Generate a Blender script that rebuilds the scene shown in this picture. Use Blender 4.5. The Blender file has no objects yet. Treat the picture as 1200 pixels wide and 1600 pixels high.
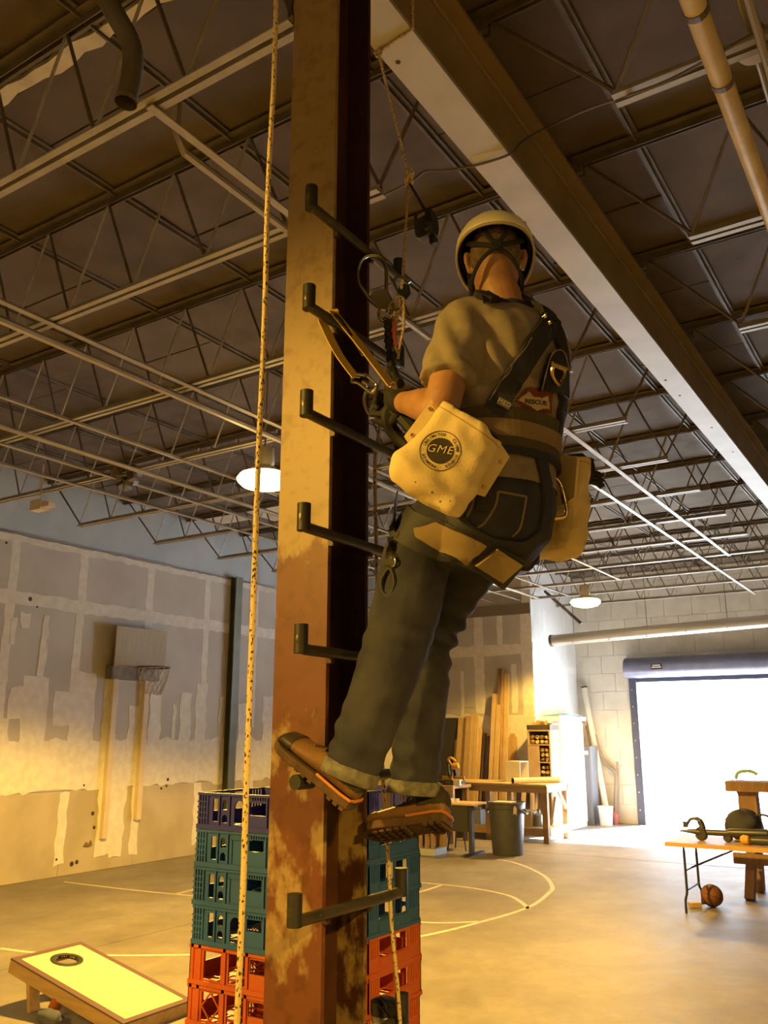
import bpy, bmesh, math, random
from mathutils import Vector, Matrix, noise
from mathutils.bvhtree import BVHTree
random.seed(7)
PI = math.pi
S = bpy.context.scene
COL = S.collection

# ------------------------------------------------------------------ camera, sky, light, exposure
F_PX, CAM_H, HOR = 1347.0, 1.9, 345.0
PITCH = math.atan(HOR / F_PX)
YAW = math.radians(32.9)
cd = bpy.data.cameras.new('camera')
cd.sensor_fit = 'VERTICAL'; cd.sensor_height = 36.0; cd.lens = F_PX / 1600 * 36.0
cd.clip_start = 0.05; cd.clip_end = 300
cam = bpy.data.objects.new('camera', cd); COL.objects.link(cam)
cam.location = (0, 0, CAM_H); cam.rotation_euler = (PI / 2 + PITCH, 0, YAW)
S.camera = cam

S.view_settings.view_transform = 'Standard'
S.view_settings.look = 'None'
S.view_settings.gamma = 1
S.view_settings.use_curve_mapping = False
S.view_settings.exposure = 0.0

world = bpy.data.worlds.new('daylight'); S.world = world
world.use_nodes = True
wn = world.node_tree.nodes; wn.clear()
wo = wn.new('ShaderNodeOutputWorld'); wb = wn.new('ShaderNodeBackground')
wb.inputs['Color'].default_value = (0.66, 0.81, 1.0, 1); wb.inputs['Strength'].default_value = 13.0
world.node_tree.links.new(wb.outputs[0], wo.inputs[0])
DOOR_X0, DOOR_X1, DOOR_Z, BACK_Y = -5.9, -1.7, 3.07, 19.4
pl = bpy.data.lights.new('door_portal', 'AREA'); pl.shape = 'RECTANGLE'
pl.size = DOOR_X1 - DOOR_X0; pl.size_y = DOOR_Z; pl.cycles.is_portal = True
po = bpy.data.objects.new('door_portal', pl); COL.objects.link(po)
po.location = ((DOOR_X0 + DOOR_X1) / 2, BACK_Y + .05, DOOR_Z / 2); po.rotation_euler = (-PI / 2, 0, 0)
sun = bpy.data.lights.new('sun', 'SUN'); sun.energy = 200.0; sun.angle = math.radians(1.0); sun.color = (.86, .94, 1.0)
so = bpy.data.objects.new('sun', sun); COL.objects.link(so)
so.rotation_euler = Vector((-.36, -.80, -.60)).to_track_quat('-Z', 'Y').to_euler(); so.location = (2, 26, 12)
LAMP_W = 310.0                       # watts of each high-bay sodium lamp
LAMP_COL = (1.0, 0.57, 0.085)

# ------------------------------------------------------------------ measuring helpers (rays of the surveyed camera)
SPI, CPI = math.sin(PITCH), math.cos(PITCH)
SY, CY = math.sin(YAW), math.cos(YAW)
O = Vector((0, 0, CAM_H))
def ray(px, py):
    r = (px - 600) / F_PX; v = (800 - py) / F_PX
    fw = CPI - v * SPI; u = SPI + v * CPI
    return Vector((r * CY - fw * SY, r * SY + fw * CY, u))
def onx(px, py, x): d = ray(px, py); return O + d * (x / d.x)
def ony(px, py, y): d = ray(px, py); return O + d * (y / d.y)
def onz(px, py, z): d = ray(px, py); return O + d * ((z - CAM_H) / d.z)
def atf(px, py, F): d = ray(px, py); return O + d * (F / (-d.x * SY + d.y * CY))      # point at forward distance F
def V(*a): return Vector(a)

# ------------------------------------------------------------------ materials
MATS = {}
def mat(name, col, rough=.6, metal=0.0, col2=None, scale=6.0, bump=0.0, bscale=None, detail=5, lo=.38, hi=.62, emit=None, estr=0, stretch=None, trans=0, spec=None):
    if name in MATS: return MATS[name]
    m = bpy.data.materials.new(name); m.use_nodes = True
    nt = m.node_tree; n = nt.nodes; L = nt.links
    b = n['Principled BSDF']
    b.inputs['Base Color'].default_value = (*col, 1); b.inputs['Roughness'].default_value = rough
    b.inputs['Metallic'].default_value = metal
    if spec is not None: b.inputs['Specular IOR Level'].default_value = spec
    if trans: b.inputs['Transmission Weight'].default_value = trans
    if col2 or bump:
        tc = n.new('ShaderNodeTexCoord'); mp = n.new('ShaderNodeMapping')
        L.new(tc.outputs['Object'], mp.inputs[0])
        if stretch: mp.inputs['Scale'].default_value = stretch
    if col2:
        nz = n.new('ShaderNodeTexNoise'); nz.inputs['Scale'].default_value = scale; nz.inputs['Detail'].default_value = detail
        L.new(mp.outputs[0], nz.inputs['Vector'])
        cr = n.new('ShaderNodeValToRGB'); cr.color_ramp.elements[0].position = lo; cr.color_ramp.elements[1].position = hi
        cr.color_ramp.elements[0].color = (*col, 1); cr.color_ramp.elements[1].color = (*col2, 1)
        L.new(nz.outputs['Fac'], cr.inputs[0]); L.new(cr.outputs[0], b.inputs['Base Color'])
    if bump:
        nb = n.new('ShaderNodeTexNoise'); nb.inputs['Scale'].default_value = bscale or scale * 4; nb.inputs['Detail'].default_value = 4
        L.new(mp.outputs[0], nb.inputs['Vector'])
        bp = n.new('ShaderNodeBump'); bp.inputs['Strength'].default_value = bump; bp.inputs['Distance'].default_value = .01
        L.new(nb.outputs['Fac'], bp.inputs['Height']); L.new(bp.outputs[0], b.inputs['Normal'])
    if emit:
        b.inputs['Emission Color'].default_value = (*emit, 1); b.inputs['Emission Strength'].default_value = estr
    MATS[name] = m
    return m

# ------------------------------------------------------------------ mesh building
class MB:
    def __init__(s): s.v = []; s.f = []
    def add(s, vs, fs):
        o = len(s.v); s.v += [tuple(p) for p in vs]; s.f += [tuple(i + o for i in q) for q in fs]; return s
    def box(s, c, d, R=None):
        c = Vector(c); h = Vector(d) / 2; vs = []
        for x in (-1, 1):
            for y in (-1, 1):
                for z in (-1, 1):
                    p = Vector((x * h.x, y * h.y, z * h.z))
                    vs.append(c + (R @ p if R else p))
        return s.add(vs, [(0, 1, 3, 2), (4, 6, 7, 5), (0, 4, 5, 1), (2, 3, 7, 6), (0, 2, 6, 4), (1, 5, 7, 3)])
    def bx(s, x0, x1, y0, y1, z0, z1):
        return s.box(((x0 + x1) / 2, (y0 + y1) / 2, (z0 + z1) / 2), (x1 - x0, y1 - y0, z1 - z0))
    def bar(s, p0, p1, w, h, up=(0, 0, 1)):
        p0, p1 = Vector(p0), Vector(p1); t = (p1 - p0); l = t.length; t = t / l
        a = t.cross(Vector(up))
        if a.length < 1e-4: a = t.cross(Vector((1, 0, 0)))
        a.normalize(); b = a.cross(t)
        R = Matrix((t, a, b)).transposed()
        return s.box((p0 + p1) / 2, (l, w, h), R)
    def loft(s, rings, cap=True, closed=False):
        n = len(rings[0]); o = len(s.v)
        for r in rings: s.v += [tuple(p) for p in r]
        m = len(rings)
        for i in range(m if closed else m - 1):
            a = o + i * n; b = o + ((i + 1) % m) * n
            for k in range(n):
                k2 = (k + 1) % n
                s.f.append((a + k, a + k2, b + k2, b + k))
        if cap and not closed:
            s.f.append(tuple(o + k for k in reversed(range(n)))); s.f.append(tuple(o + (m - 1) * n + k for k in range(n)))
        return s
    def tube(s, pts, r, n=8, closed=False, cap=True):
        pts = [Vector(p) for p in pts]; m = len(pts); rs = r if isinstance(r, (list, tuple)) else [r] * m
        rings = []; a = None
        for i in range(m):
            if closed: t = pts[(i + 1) % m] - pts[i - 1]
            else: t = pts[min(i + 1, m - 1)] - pts[max(i - 1, 0)]
            t.normalize()
            if a is None:
                a = t.cross(Vector((0, 0, 1)))
                if a.length < .05: a = t.cross(Vector((1, 0, 0)))
            a = a - t * a.dot(t); a.normalize(); b = t.cross(a)
            rings.append([pts[i] + (a * math.cos(2 * PI * k / n) + b * math.sin(2 * PI * k / n)) * rs[i] for k in range(n)])
        return s.loft(rings, cap, closed)
    def cyl(s, p0, p1, r, r1=None, n=12): return s.tube([p0, p1], [r, r if r1 is None else r1], n)
    def lathe(s, prof, c=(0, 0, 0), n=20, axis=None):
        c = Vector(c); Q = Vector((0, 0, 1)).rotation_difference(Vector(axis)).to_matrix() if axis else None
        rings = []
        for r, z in prof:
            rg = []
            for k in range(n):
                p = Vector((max(r, 1e-4) * math.cos(2 * PI * k / n), max(r, 1e-4) * math.sin(2 * PI * k / n), z))
                rg.append(c + (Q @ p if Q else p))
            rings.append(rg)
        return s.loft(rings)
    def prism(s, poly, d):
        """poly: 3-D outline, d: extrusion vector"""
        n = len(poly); d = Vector(d); poly = [Vector(p) for p in poly]
        return s.add(poly + [p + d for p in poly], [tuple(reversed(range(n))), tuple(range(n, 2 * n))] + [(k, (k + 1) % n, n + (k + 1) % n, n + k) for k in range(n)])
    def torus(s, c, R, r, axis=(0, 0, 1), n=24, m=8):
        Q = Vector((0, 0, 1)).rotation_difference(Vector(axis)).to_matrix()
        return s.tube([Vector(c) + Q @ Vector((R * math.cos(2 * PI * k / n), R * math.sin(2 * PI * k / n), 0)) for k in range(n)], r, m, closed=True)
    def panel(s, fn, u0, u1, v0, v1, holes, t):
        """slab with rectangular holes (u0,u1,v0,v1); fn maps (u,v,w) to a point"""
        us = sorted({u0, u1, *[h[0] for h in holes], *[h[1] for h in holes]}); vs = sorted({v0, v1, *[h[2] for h in holes], *[h[3] for h in holes]})
        def solid(i, j):
            if i < 0 or j < 0 or i >= len(us) - 1 or j >= len(vs) - 1: return False
            cu = (us[i] + us[i + 1]) / 2; cv = (vs[j] + vs[j + 1]) / 2
            return not any(h[0] < cu < h[1] and h[2] < cv < h[3] for h in holes)
        for i in range(len(us) - 1):
            for j in range(len(vs) - 1):
                if not solid(i, j): continue
                a, b, c, d = us[i], us[i + 1], vs[j], vs[j + 1]
                P = [fn(a, c, 0), fn(b, c, 0), fn(b, d, 0), fn(a, d, 0), fn(a, c, t), fn(b, c, t), fn(b, d, t), fn(a, d, t)]
                fs = [(3, 2, 1, 0), (4, 5, 6, 7)]
                if not solid(i, j - 1): fs.append((0, 1, 5, 4))
                if not solid(i, j + 1): fs.append((2, 3, 7, 6))
                if not solid(i - 1, j): fs.append((3, 0, 4, 7))
                if not solid(i + 1, j): fs.append((1, 2, 6, 5))
                s.add(P, fs)
        return s
    def mesh(s, name, off=None, smooth=False):
        me = bpy.data.meshes.new(name)
        vs = s.v if off is None else [(p[0] - off[0], p[1] - off[1], p[2] - off[2]) for p in s.v]
        me.from_pydata(vs, [], s.f); me.validate()
        bm = bmesh.new(); bm.from_mesh(me); bmesh.ops.recalc_face_normals(bm, faces=bm.faces); bm.to_mesh(me); bm.free()
        if smooth:
            me.shade_smooth()
            if smooth != 2: me.set_sharp_from_angle(angle=math.radians(42))
        return me

ROOT = {}
def props(o, label=None, cat=None, group=None, kind=None):
    if label: o['label'] = label
    if cat: o['category'] = cat
    if group: o['group'] = group
    if kind: o['kind'] = kind
    return o
def thing(name, loc, label=None, cat=None, group=None, rz=0, kind=None):
    o = bpy.data.objects.new(name, None); COL.objects.link(o)
    o.empty_display_size = .05; o.location = loc; o.rotation_euler = (0, 0, rz)
    return props(o, label, cat, group, kind)
def abs_loc(o):
    l = Vector(o.location); p = o.parent
    while p: l = l + Vector(p.location); p = p.parent
    return l
def obj(name, mb, m, parent=None, label=None, cat=None, group=None, kind=None, smooth=False, world=True, base=None):
    """one mesh object; world=True: mb is in world coordinates (origin moved to base or the parent's origin)"""
    off = None
    if world: off = abs_loc(parent) if parent else (Vector(base) if base is not None else None)
    me = mb.mesh(name, off, smooth) if isinstance(mb, MB) else mb
    o = bpy.data.objects.new(name, me); COL.objects.link(o)
    if m: me.materials.clear(); me.materials.append(m)
    if parent: o.parent = parent
    elif off is not None: o.location = off
    return props(o, label, cat, group, kind)
def kids(o): return [c for c in list(o.children)]
def copy_tree(o, parent=None):
    c = o.copy(); COL.objects.link(c); c.parent = parent
    for ch in kids(o): copy_tree(ch, c)
    return c
def cat_rom(pts, k=8, closed=False):
    pts = [Vector(p) for p in pts]; n = len(pts); out = []
    rng = range(n if closed else n - 1)
    for i in rng:
        if closed: a, b, c, d = pts[i - 1], pts[i], pts[(i + 1) % n], pts[(i + 2) % n]
        else: a, b, c, d = pts[max(i - 1, 0)], pts[i], pts[i + 1], pts[min(i + 2, n - 1)]
        for j in range(k):
            t = j / k
            out.append(.5 * ((2 * b) + (c - a) * t + (2 * a - 5 * b + 4 * c - d) * t * t + (3 * b - a - 3 * c + d) * t ** 3))
    if not closed: out.append(pts[-1])
    return out
def text_mesh(txt, size, ext=.002, spacing=1.0, bold=0):
    cu = bpy.data.curves.new('lettering', 'FONT'); cu.body = txt; cu.size = size; cu.extrude = ext; cu.align_x = 'CENTER'; cu.align_y = 'CENTER'
    cu.space_character = spacing; cu.offset = bold; cu.resolution_u = 3
    o = bpy.data.objects.new('lettering', cu); COL.objects.link(o)
    dg = bpy.context.evaluated_depsgraph_get(); dg.update()
    me = bpy.data.meshes.new_from_object(o.evaluated_get(dg))
    bpy.data.objects.remove(o); bpy.data.curves.remove(cu)
    return me
def text_mb(txt, size, fn, ext=.001, spacing=1.0, bold=0):
    """lettering mapped through fn(x,y,z)"""
    me = text_mesh(txt, size, ext, spacing, bold); mb = MB()
    mb.add([fn(v.co.x, v.co.y, v.co.z) for v in me.vertices], [tuple(p.vertices) for p in me.polygons])
    bpy.data.meshes.remove(me); return mb

# ================================================================== the setting
WX, FZ, ROOF = -10.58, 0.0, 5.44
XR, YN = 7.0, -7.0                     # right wall and wall behind the photographer
SIDE_X, NOOK_Y = -7.25, 16.9

M_floor = bpy.data.materials.new('stained_concrete'); M_floor.use_nodes = True
nt = M_floor.node_tree; n = nt.nodes; L = nt.links; b = n['Principled BSDF']
tc = n.new('ShaderNodeTexCoord'); mp = n.new('ShaderNodeMapping'); L.new(tc.outputs['Object'], mp.inputs[0]); mp.inputs['Scale'].default_value = (1, .8, 1)
n1 = n.new('ShaderNodeTexNoise'); n1.inputs['Scale'].default_value = .55; n1.inputs['Detail'].default_value = 9; n1.inputs['Roughness'].default_value = .62
n2 = n.new('ShaderNodeTexNoise'); n2.inputs['Scale'].default_value = 5; n2.inputs['Detail'].default_value = 8; n2.inputs['Roughness'].default_value = .7
for q in (n1, n2): L.new(mp.outputs[0], q.inputs['Vector'])
r1 = n.new('ShaderNodeValToRGB'); r1.color_ramp.elements[0].position = .36; r1.color_ramp.elements[1].position = .66
r1.color_ramp.elements[0].color = (.18, .16, .145, 1); r1.color_ramp.elements[1].color = (.33, .305, .28, 1)
r2 = n.new('ShaderNodeValToRGB'); r2.color_ramp.elements[0].position = .3; r2.color_ramp.elements[1].position = .7
r2.color_ramp.elements[0].color = (.72, .70, .68, 1); r2.color_ramp.elements[1].color = (1.12, 1.1, 1.08, 1)
L.new(n1.outputs['Fac'], r1.inputs[0]); L.new(n2.outputs['Fac'], r2.inputs[0])
mx = n.new('ShaderNodeMix'); mx.data_type = 'RGBA'; mx.blend_type = 'MULTIPLY'; mx.inputs[0].default_value = .85
L.new(r1.outputs[0], mx.inputs[6]); L.new(r2.outputs[0], mx.inputs[7]); L.new(mx.outputs[2], b.inputs['Base Color'])
rr = n.new('ShaderNodeMapRange'); rr.inputs['To Min'].default_value = .42; rr.inputs['To Max'].default_value = .72
L.new(n2.outputs['Fac'], rr.inputs[0]); L.new(rr.outputs[0], b.inputs['Roughness'])
bp = n.new('ShaderNodeBump'); bp.inputs['Strength'].default_value = .15; bp.inputs['Distance'].default_value = .01; L.new(n2.outputs['Fac'], bp.inputs['Height']); L.new(bp.outputs[0], b.inputs['Normal'])

M_dry = mat('drywall_grey', (.44, .41, .385), .85, col2=(.52, .49, .46), scale=1.3, bump=.05, bscale=30)
M_dry2 = mat('drywall_tan', (.40, .345, .25), .85, col2=(.48, .42, .32), scale=1.7, bump=.05, bscale=30)
M_mud = mat('joint_compound', (.66, .63, .59), .8, col2=(.74, .72, .68), scale=9, bump=.12, bscale=40)
M_upper = mat('painted_upper_wall', (.40, .46, .52), .7, col2=(.46, .51, .56), scale=2)
M_block = mat('painted_block', (.50, .46, .38), .85, col2=(.57, .53, .45), scale=3, bump=.15, bscale=60)
M_mortar = mat('block_joint', (.40, .37, .31), .9)
M_whitewall = mat('white_drywall', (.74, .76, .78), .75, col2=(.80, .82, .84), scale=2)
M_plain = mat('far_wall', (.46, .42, .37), .85)
M_deck = mat('roof_board', (.088, .064, .040), .9, col2=(.116, .087, .057), scale=2.2, bump=.2, bscale=50, detail=8)
M_deck2 = mat('roof_board_stained', (.070, .050, .031), .9, col2=(.11, .082, .053), scale=3.0, bump=.2, bscale=50, detail=8)
M_insul = mat('bare_insulation', (.55, .50, .43), .95, col2=(.66, .61, .53), scale=8, bump=.4, bscale=30)
M_void = mat('roof_void', (.03, .025, .02), .95)
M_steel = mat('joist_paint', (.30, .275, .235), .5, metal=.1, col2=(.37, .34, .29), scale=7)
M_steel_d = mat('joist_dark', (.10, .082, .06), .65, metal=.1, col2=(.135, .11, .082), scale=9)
M_line = mat('court_paint', (.62, .58, .50), .7, col2=(.45, .40, .33), scale=14, lo=.5, hi=.72)

# floor -------------------------------------------------------------
floor = obj('floor', MB().bx(WX - .2, XR + .2, YN - .2, BACK_Y + .25, -.2, 0), M_floor, kind='structure', label='stained concrete warehouse floor', world=False)
def strip(pts, w, z=.0015, closed=False):
    mb = MB(); pts = [Vector(p) for p in pts]; m = len(pts); vs = []
    for i in range(m):
        t = (pts[min(i + 1, m - 1)] - pts[max(i - 1, 0)]); t.normalize(); a = Vector((-t.y, t.x, 0))
        vs += [pts[i] + a * w / 2 + V(0, 0, z), pts[i] - a * w / 2 + V(0, 0, z)]
    mb.add(vs, [(2 * i, 2 * i + 1, 2 * i + 3, 2 * i + 2) for i in range(m - 1)])
    return mb
def fl(px, py): p = onz(px, py, 0); return (p.x, p.y, 0)
court = [
    [fl(100, 1378), fl(200, 1390), fl(303, 1400)], [fl(275, 1397), fl(303, 1390)],
    [fl(0, 1482), fl(70, 1490), fl(180, 1493), fl(300, 1492)],
    [fl(580, 1472), fl(640, 1466), fl(700, 1454), fl(750, 1441), fl(800, 1427), fl(835, 1413), fl(858, 1395), fl(863, 1386), fl(852, 1370), fl(826, 1356), fl(800, 1347), fl(777, 1343)],
    [fl(600, 1436), fl(660, 1441), fl(700, 1442), fl(750, 1440)],
    [fl(640, 1378), fl(690, 1382), fl(740, 1388), fl(790, 1398), fl(812, 1408), fl(826, 1420)],
    [fl(600, 1405), fl(655, 1394), fl(690, 1383)]]
for k, pts in enumerate(court):
    pp = cat_rom(pts, 6)
    obj('court_line', strip(pp, .055), M_line, floor, label='faded white painted court line' if k == 3 else None)
M_joint = mat('floor_joint', (.12, .10, .085), .9)
obj('expansion_joint', strip([(WX, 14.05, 0), (XR, 14.05, 0)], .03, .001), M_joint, floor)
obj('expansion_joint', strip([(-6.9, YN, 0), (-6.9, BACK_Y, 0)], .012, .001), M_joint, floor)

# walls -------------------------------------------------------------
wl = obj('wall_left', MB().bx(WX - .3, WX - .02, YN, BACK_Y, 0, ROOF + .1), M_upper, kind='structure', world=False, label='left wall of drywall sheets under a blue-grey band')
wr = obj('wall_right', MB().bx(XR, XR + .3, YN - .3, BACK_Y + .04, 0, ROOF + .1), M_plain, kind='structure', world=False)
wn_ = obj('wall_near', MB().bx(WX - .3, XR, YN - .3, YN, 0, ROOF + .1), M_plain, kind='structure', world=False)
# drywall sheets of the left wall: 4 ft grid, horizontal seams at 1.12 and 3.68 m
seams = [YN, -4.05, -1.6, .9, 3.35, 4.6, 5.85, 7.02, 8.16, 9.46, 10.75, 12.0, 13.25, 14.5, 15.7, NOOK_Y]
rows = [(.0, 1.12, M_dry2), (1.12, 3.68, M_dry), (3.68, 4.56, M_dry)]
for i in range(len(seams) - 1):
    for z0, z1, m in rows:
        obj('drywall_panel', MB().bx(WX - .02, WX, seams[i] + .004, seams[i + 1] - .004, z0 + .004, z1 - .004), m, wl)
obj('top_ledge', MB().bx(WX - .02, WX + .012, YN, NOOK_Y, 4.56, 4.585), mat('ledge_metal', (.16, .14, .12), .6), wl)
def ragged(y0, y1, z0, z1, amp=.03, seed=0, x=WX, th=.003):
    """thin trowelled patch on the left wall with an uneven outline"""
    r = random.Random(seed); pts = []
    ny = max(2, int(abs(y1 - y0) / .12)); nz = max(2, int(abs(z1 - z0) / .12))
    for k in range(ny): pts.append((y0 + (y1 - y0) * k / ny, z0))
    for k in range(nz): pts.append((y1, z0 + (z1 - z0) * k / nz))
    for k in range(ny): pts.append((y1 - (y1 - y0) * k / ny, z1))
    for k in range(nz): pts.append((y0, z1 - (z1 - z0) * k / nz))
    return MB().prism([(x, a + r.uniform(-amp, amp), c + r.uniform(-amp, amp)) for a, c in pts], (th, 0, 0))
sd = 1
for k, y in enumerate(seams[4:14]):                       # taped vertical seams
    obj('joint_tape', ragged(y - .07, y + .07, 2.0, 4.53, .012, 100 + k), M_mud, wl)
    obj('joint_tape', ragged(y - .08, y + .08, .15, 1.1, .02, 130 + k, th=.0031), M_mud, wl)
obj('joint_tape', ragged(2.0, NOOK_Y, 3.60, 3.78, .015, 160, th=.0034), M_mud, wl)
obj('joint_tape', ragged(2.0, NOOK_Y, 4.46, 4.55, .02, 161, th=.0033), M_mud, wl)
obj('plaster_band', ragged(2.0, NOOK_Y, 1.10, 1.80, .05, 162, th=.0037), M_mud, wl, label='wide whitish band of trowelled plaster')
patches = [(6.85, 7.2, 1.75, 2.1), (7.35, 7.75, 1.7, 2.65), (7.85, 8.2, 2.0, 2.45), (8.15, 8.55, 1.7, 2.75), (7.15, 7.4, 2.1, 2.5), (8.7, 8.95, 1.75, 2.75), (9.2, 9.45, 1.75, 2.3), (9.6, 9.85, 1.7, 2.5),
           (10.25, 10.5, 1.75, 2.55), (10.6, 10.85, 1.75, 2.7), (10.1, 10.18, 1.8, 2.35), (11.15, 11.25, 1.75, 2.5), (11.65, 11.85, 1.75, 2.4), (12.3, 12.6, 1.75, 2.55), (5.9, 6.3, 1.7, 2.5),
           (7.55, 7.65, 2.65, 3.5), (7.05, 7.15, 3.05, 3.4), (7.2, 7.35, 3.3, 3.5), (8.75, 9.05, .2, 1.2), (9.0, 9.25, .15, 1.2)]
for k, (a, c, d, e) in enumerate(patches):
    obj('plaster_patch', ragged(a, c, d, e, .025, 200 + k, th=.0045 + k * .0003), M_mud, wl)
M_hole = mat('wall_hole', (.05, .04, .03), .9)
for k, (px, py, r) in enumerate([(47, 936, .035), (58, 948, .016), (262, 1218, .03), (260, 1228, .02), (252, 1232, .02), (131, 1227, .02), (145, 1271, .03), (147, 1293, .025), (88, 1343, .02), (112, 1350, .035), (120, 1347, .03), (10, 848, .02)]):
    p = onx(px, py, WX); obj('wall_hole', MB().lathe([(r, 0), (r * .8, .006)], (WX, p.y, p.z), 9, (1, 0, 0)), M_hole, wl)
obj('torn_plaster', MB().prism([onx(x, y, WX + .002) for x, y in ((130, 1322), (134, 1316), (139, 1319), (141, 1313), (143, 1320), (137, 1323))], (.02, 0, 0)), mat('torn_board', (.2, .13, .07), .9), wl)

# nook wall, side wall and door wall at the back ------------------------
nook = obj('wall_nook', MB().bx(WX, SIDE_X - .02, NOOK_Y + .02, NOOK_Y + .2, 0, ROOF + .1), M_dry, kind='structure', world=False, label='drywall wall behind the leaning lumber')
for i, (x0, x1) in enumerate([(WX, -9.72), (-9.72, -8.5), (-8.5, -7.35)]):
    for z0, z1 in ((0.02, 1.22), (1.22, 2.42), (2.42, 3.62), (3.62, 4.56)):
        obj('drywall_panel', MB().bx(x0 + .004, x1 - .004, NOOK_Y, NOOK_Y + .02, z0 + .004, z1 - .004), M_dry, nook)
def ragged_y(x0, x1, z0, z1, amp, seed, y=NOOK_Y, th=.003):
    m = ragged(x0, x1, z0, z1, amp, seed, 0, th); m.v = [(p[1], y - p[0], p[2]) for p in m.v]; return m
for k, a in enumerate([(-9.8, -9.65, 2.3, 4.5), (-9.25, -9.05, 3.62, 4.4), (-8.6, -8.38, 2.3, 4.5), (-8.05, -7.92, 3.6, 4.4), (-7.5, SIDE_X, .1, 4.5), (-7.75, -7.62, 2.3, 3.3), (-8.95, -8.88, 2.2, 3.2), (-9.5, -9.4, 2.2, 3.3)]):
    obj('joint_tape', ragged_y(*a, .015, 300 + k, th=.003 + k * .0002), M_mud, nook)
obj('joint_tape', ragged_y(WX, SIDE_X, 3.5, 3.72, .02, 320, th=.005), M_mud, nook)
obj('plaster_band', ragged_y(WX, SIDE_X, 1.2, 2.25, .05, 321, th=.0055), M_mud, nook)
obj('header_board', MB().bx(WX, SIDE_X, NOOK_Y - .04, NOOK_Y, 4.34, 4.56), mat('header_wood', (.18, .14, .09), .8), nook)
side = obj('wall_side', MB().bx(SIDE_X - .2, SIDE_X, NOOK_Y, BACK_Y, 0, ROOF + .1), M_whitewall, kind='structure', world=False, label='white side wall next to the roll-up door bay')
for y in (17.6, 18.75): obj('joint_tape', MB().bx(SIDE_X, SIDE_X + .003, y - .07, y + .07, 1.2, 4.5), mat('white_tape', (.85, .86, .87), .7), side)
obj('joint_tape', MB().bx(SIDE_X, SIDE_X + .0035, NOOK_Y + .02, BACK_Y - .02, 3.2, 3.35), mat('white_tape', (.85, .86, .87), .7), side)
bw = obj('wall_back', MB().panel(lambda u, v, w: (u, BACK_Y + .03 + w, v), SIDE_X - .2, XR + .3, 0, ROOF + .1, [(DOOR_X0, DOOR_X1, -.01, DOOR_Z)], .22), M_mortar, kind='structure', world=False, label='painted block wall around the roll-up door')
bh, bl = .40, .60
for r in range(14):                                                 # courses of large painted blocks
    z0 = r * bh; z1 = min(z0 + bh, ROOF) - .006; x = SIDE_X - (bl / 2 if r % 2 else 0)
    while x < -1.0:
        x0, x1 = max(x, SIDE_X) + .003, min(x + bl, -.9) - .003
        segs = [(x0, x1)]
        if z0 < DOOR_Z:
            segs = [(a, min(c, DOOR_X0)) if a < DOOR_X0 else (max(a, DOOR_X1), c) for a, c in segs]
        for a, c in segs:
            if c - a > .05:
                zz = max(z0, DOOR_Z) if (a > DOOR_X0 - .01 and c < DOOR_X1 + .01 and z0 < DOOR_Z) else z0
                if z1 - zz > .05: obj('block', MB().bx(a, c, BACK_Y, BACK_Y + .03, zz, z1), M_block, bw)
        x += bl
obj('ground_outside', MB().bx(-40, 40, BACK_Y + .25, BACK_Y + 60, -.25, -.02), mat('outside_paving', (.55, .54, .52), .8, col2=(.62, .61, .6), scale=2), kind='structure', world=False)

# ceiling: wood-fibre roof boards on T-bars --------------------------------
ceil = obj('ceiling', MB().bx(WX - .3, XR + .3, YN - .3, BACK_Y + .3, ROOF + .09, ROOF + .25), M_void, kind='structure', world=False, label='dark wood-fibre roof deck on steel tees')
JY = [-.50, .86, 2.22, 3.33] + [4.68 + 1.37 * k for k in range(11)]
TEES = [XR] + [6.1 - 1.04 * k for k in range(17)]
TEES = [x for x in TEES if x > WX + .3] + [WX]
ys = [YN, -4.5, -2.2] + JY + [BACK_Y]
white_spots = {(-9.2, 10.3), (-8.3, 9.9), (-10.0, 10.6), (-5.5, 14.4)}
pc = 0
for i in range(len(TEES) - 1):
    xa, xb = TEES[i + 1], TEES[i]
    for j in range(len(ys) - 1):
        ya, yb = ys[j], ys[j + 1]
        if j > 2 and i % 2 == 0 and xb < 0:                      # some bays carry two half boards with a seam line
            cuts = [(ya, (ya + yb) / 2), ((ya + yb) / 2, yb)]
        else: cuts = [(ya, yb)]
        for a, c in cuts:
            bare = any(xa <= sx <= xb and a <= sy <= c for sx, sy in white_spots)
            if xa < -3.0 < xb + 1.2 and abs((a + c) / 2 - 1.54) < .1 and False: continue
            pc += 1
            d = random.uniform(0, .012)
            if abs(a - 2.22) < .01 and xa < -2.9 and xb > -4.6:       # torn boards beside the first joist
                obj('roof_board', MB().bx(xa + .012, xb - .012, a + .17, c - .006, ROOF + .01 + d, ROOF + .06 + d), M_deck, ceil); continue
            obj('roof_board', MB().bx(xa + .012, xb - .012, a + .006, c - .006, ROOF + .01 + d, ROOF + .06 + d), M_insul if bare else (M_deck2 if random.random() < .3 else M_deck), ceil)
for x in TEES[1:-1]:
    obj('roof_tee', MB().bx(x - .03, x + .03, YN, BACK_Y, ROOF - .004, ROOF + .008).bx(x - .006, x + .006, YN, BACK_Y, ROOF - .03, ROOF), M_steel_d, ceil)
r = random.Random(5)                                                   # ragged strip of bare insulation by the first joist
pts = []
for k in range(14): pts.append((-2.75 - k * .115, 2.30 + r.uniform(-.012, .012)))
for k in range(14): pts.append((-4.25 + k * .115, 2.385 + r.uniform(-.02, .02)))
obj('torn_insulation', MB().prism([(a, c, ROOF - .01) for a, c in pts], (0, 0, .03)), M_insul, ceil, label='torn pinkish strip of bare insulation')

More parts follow.
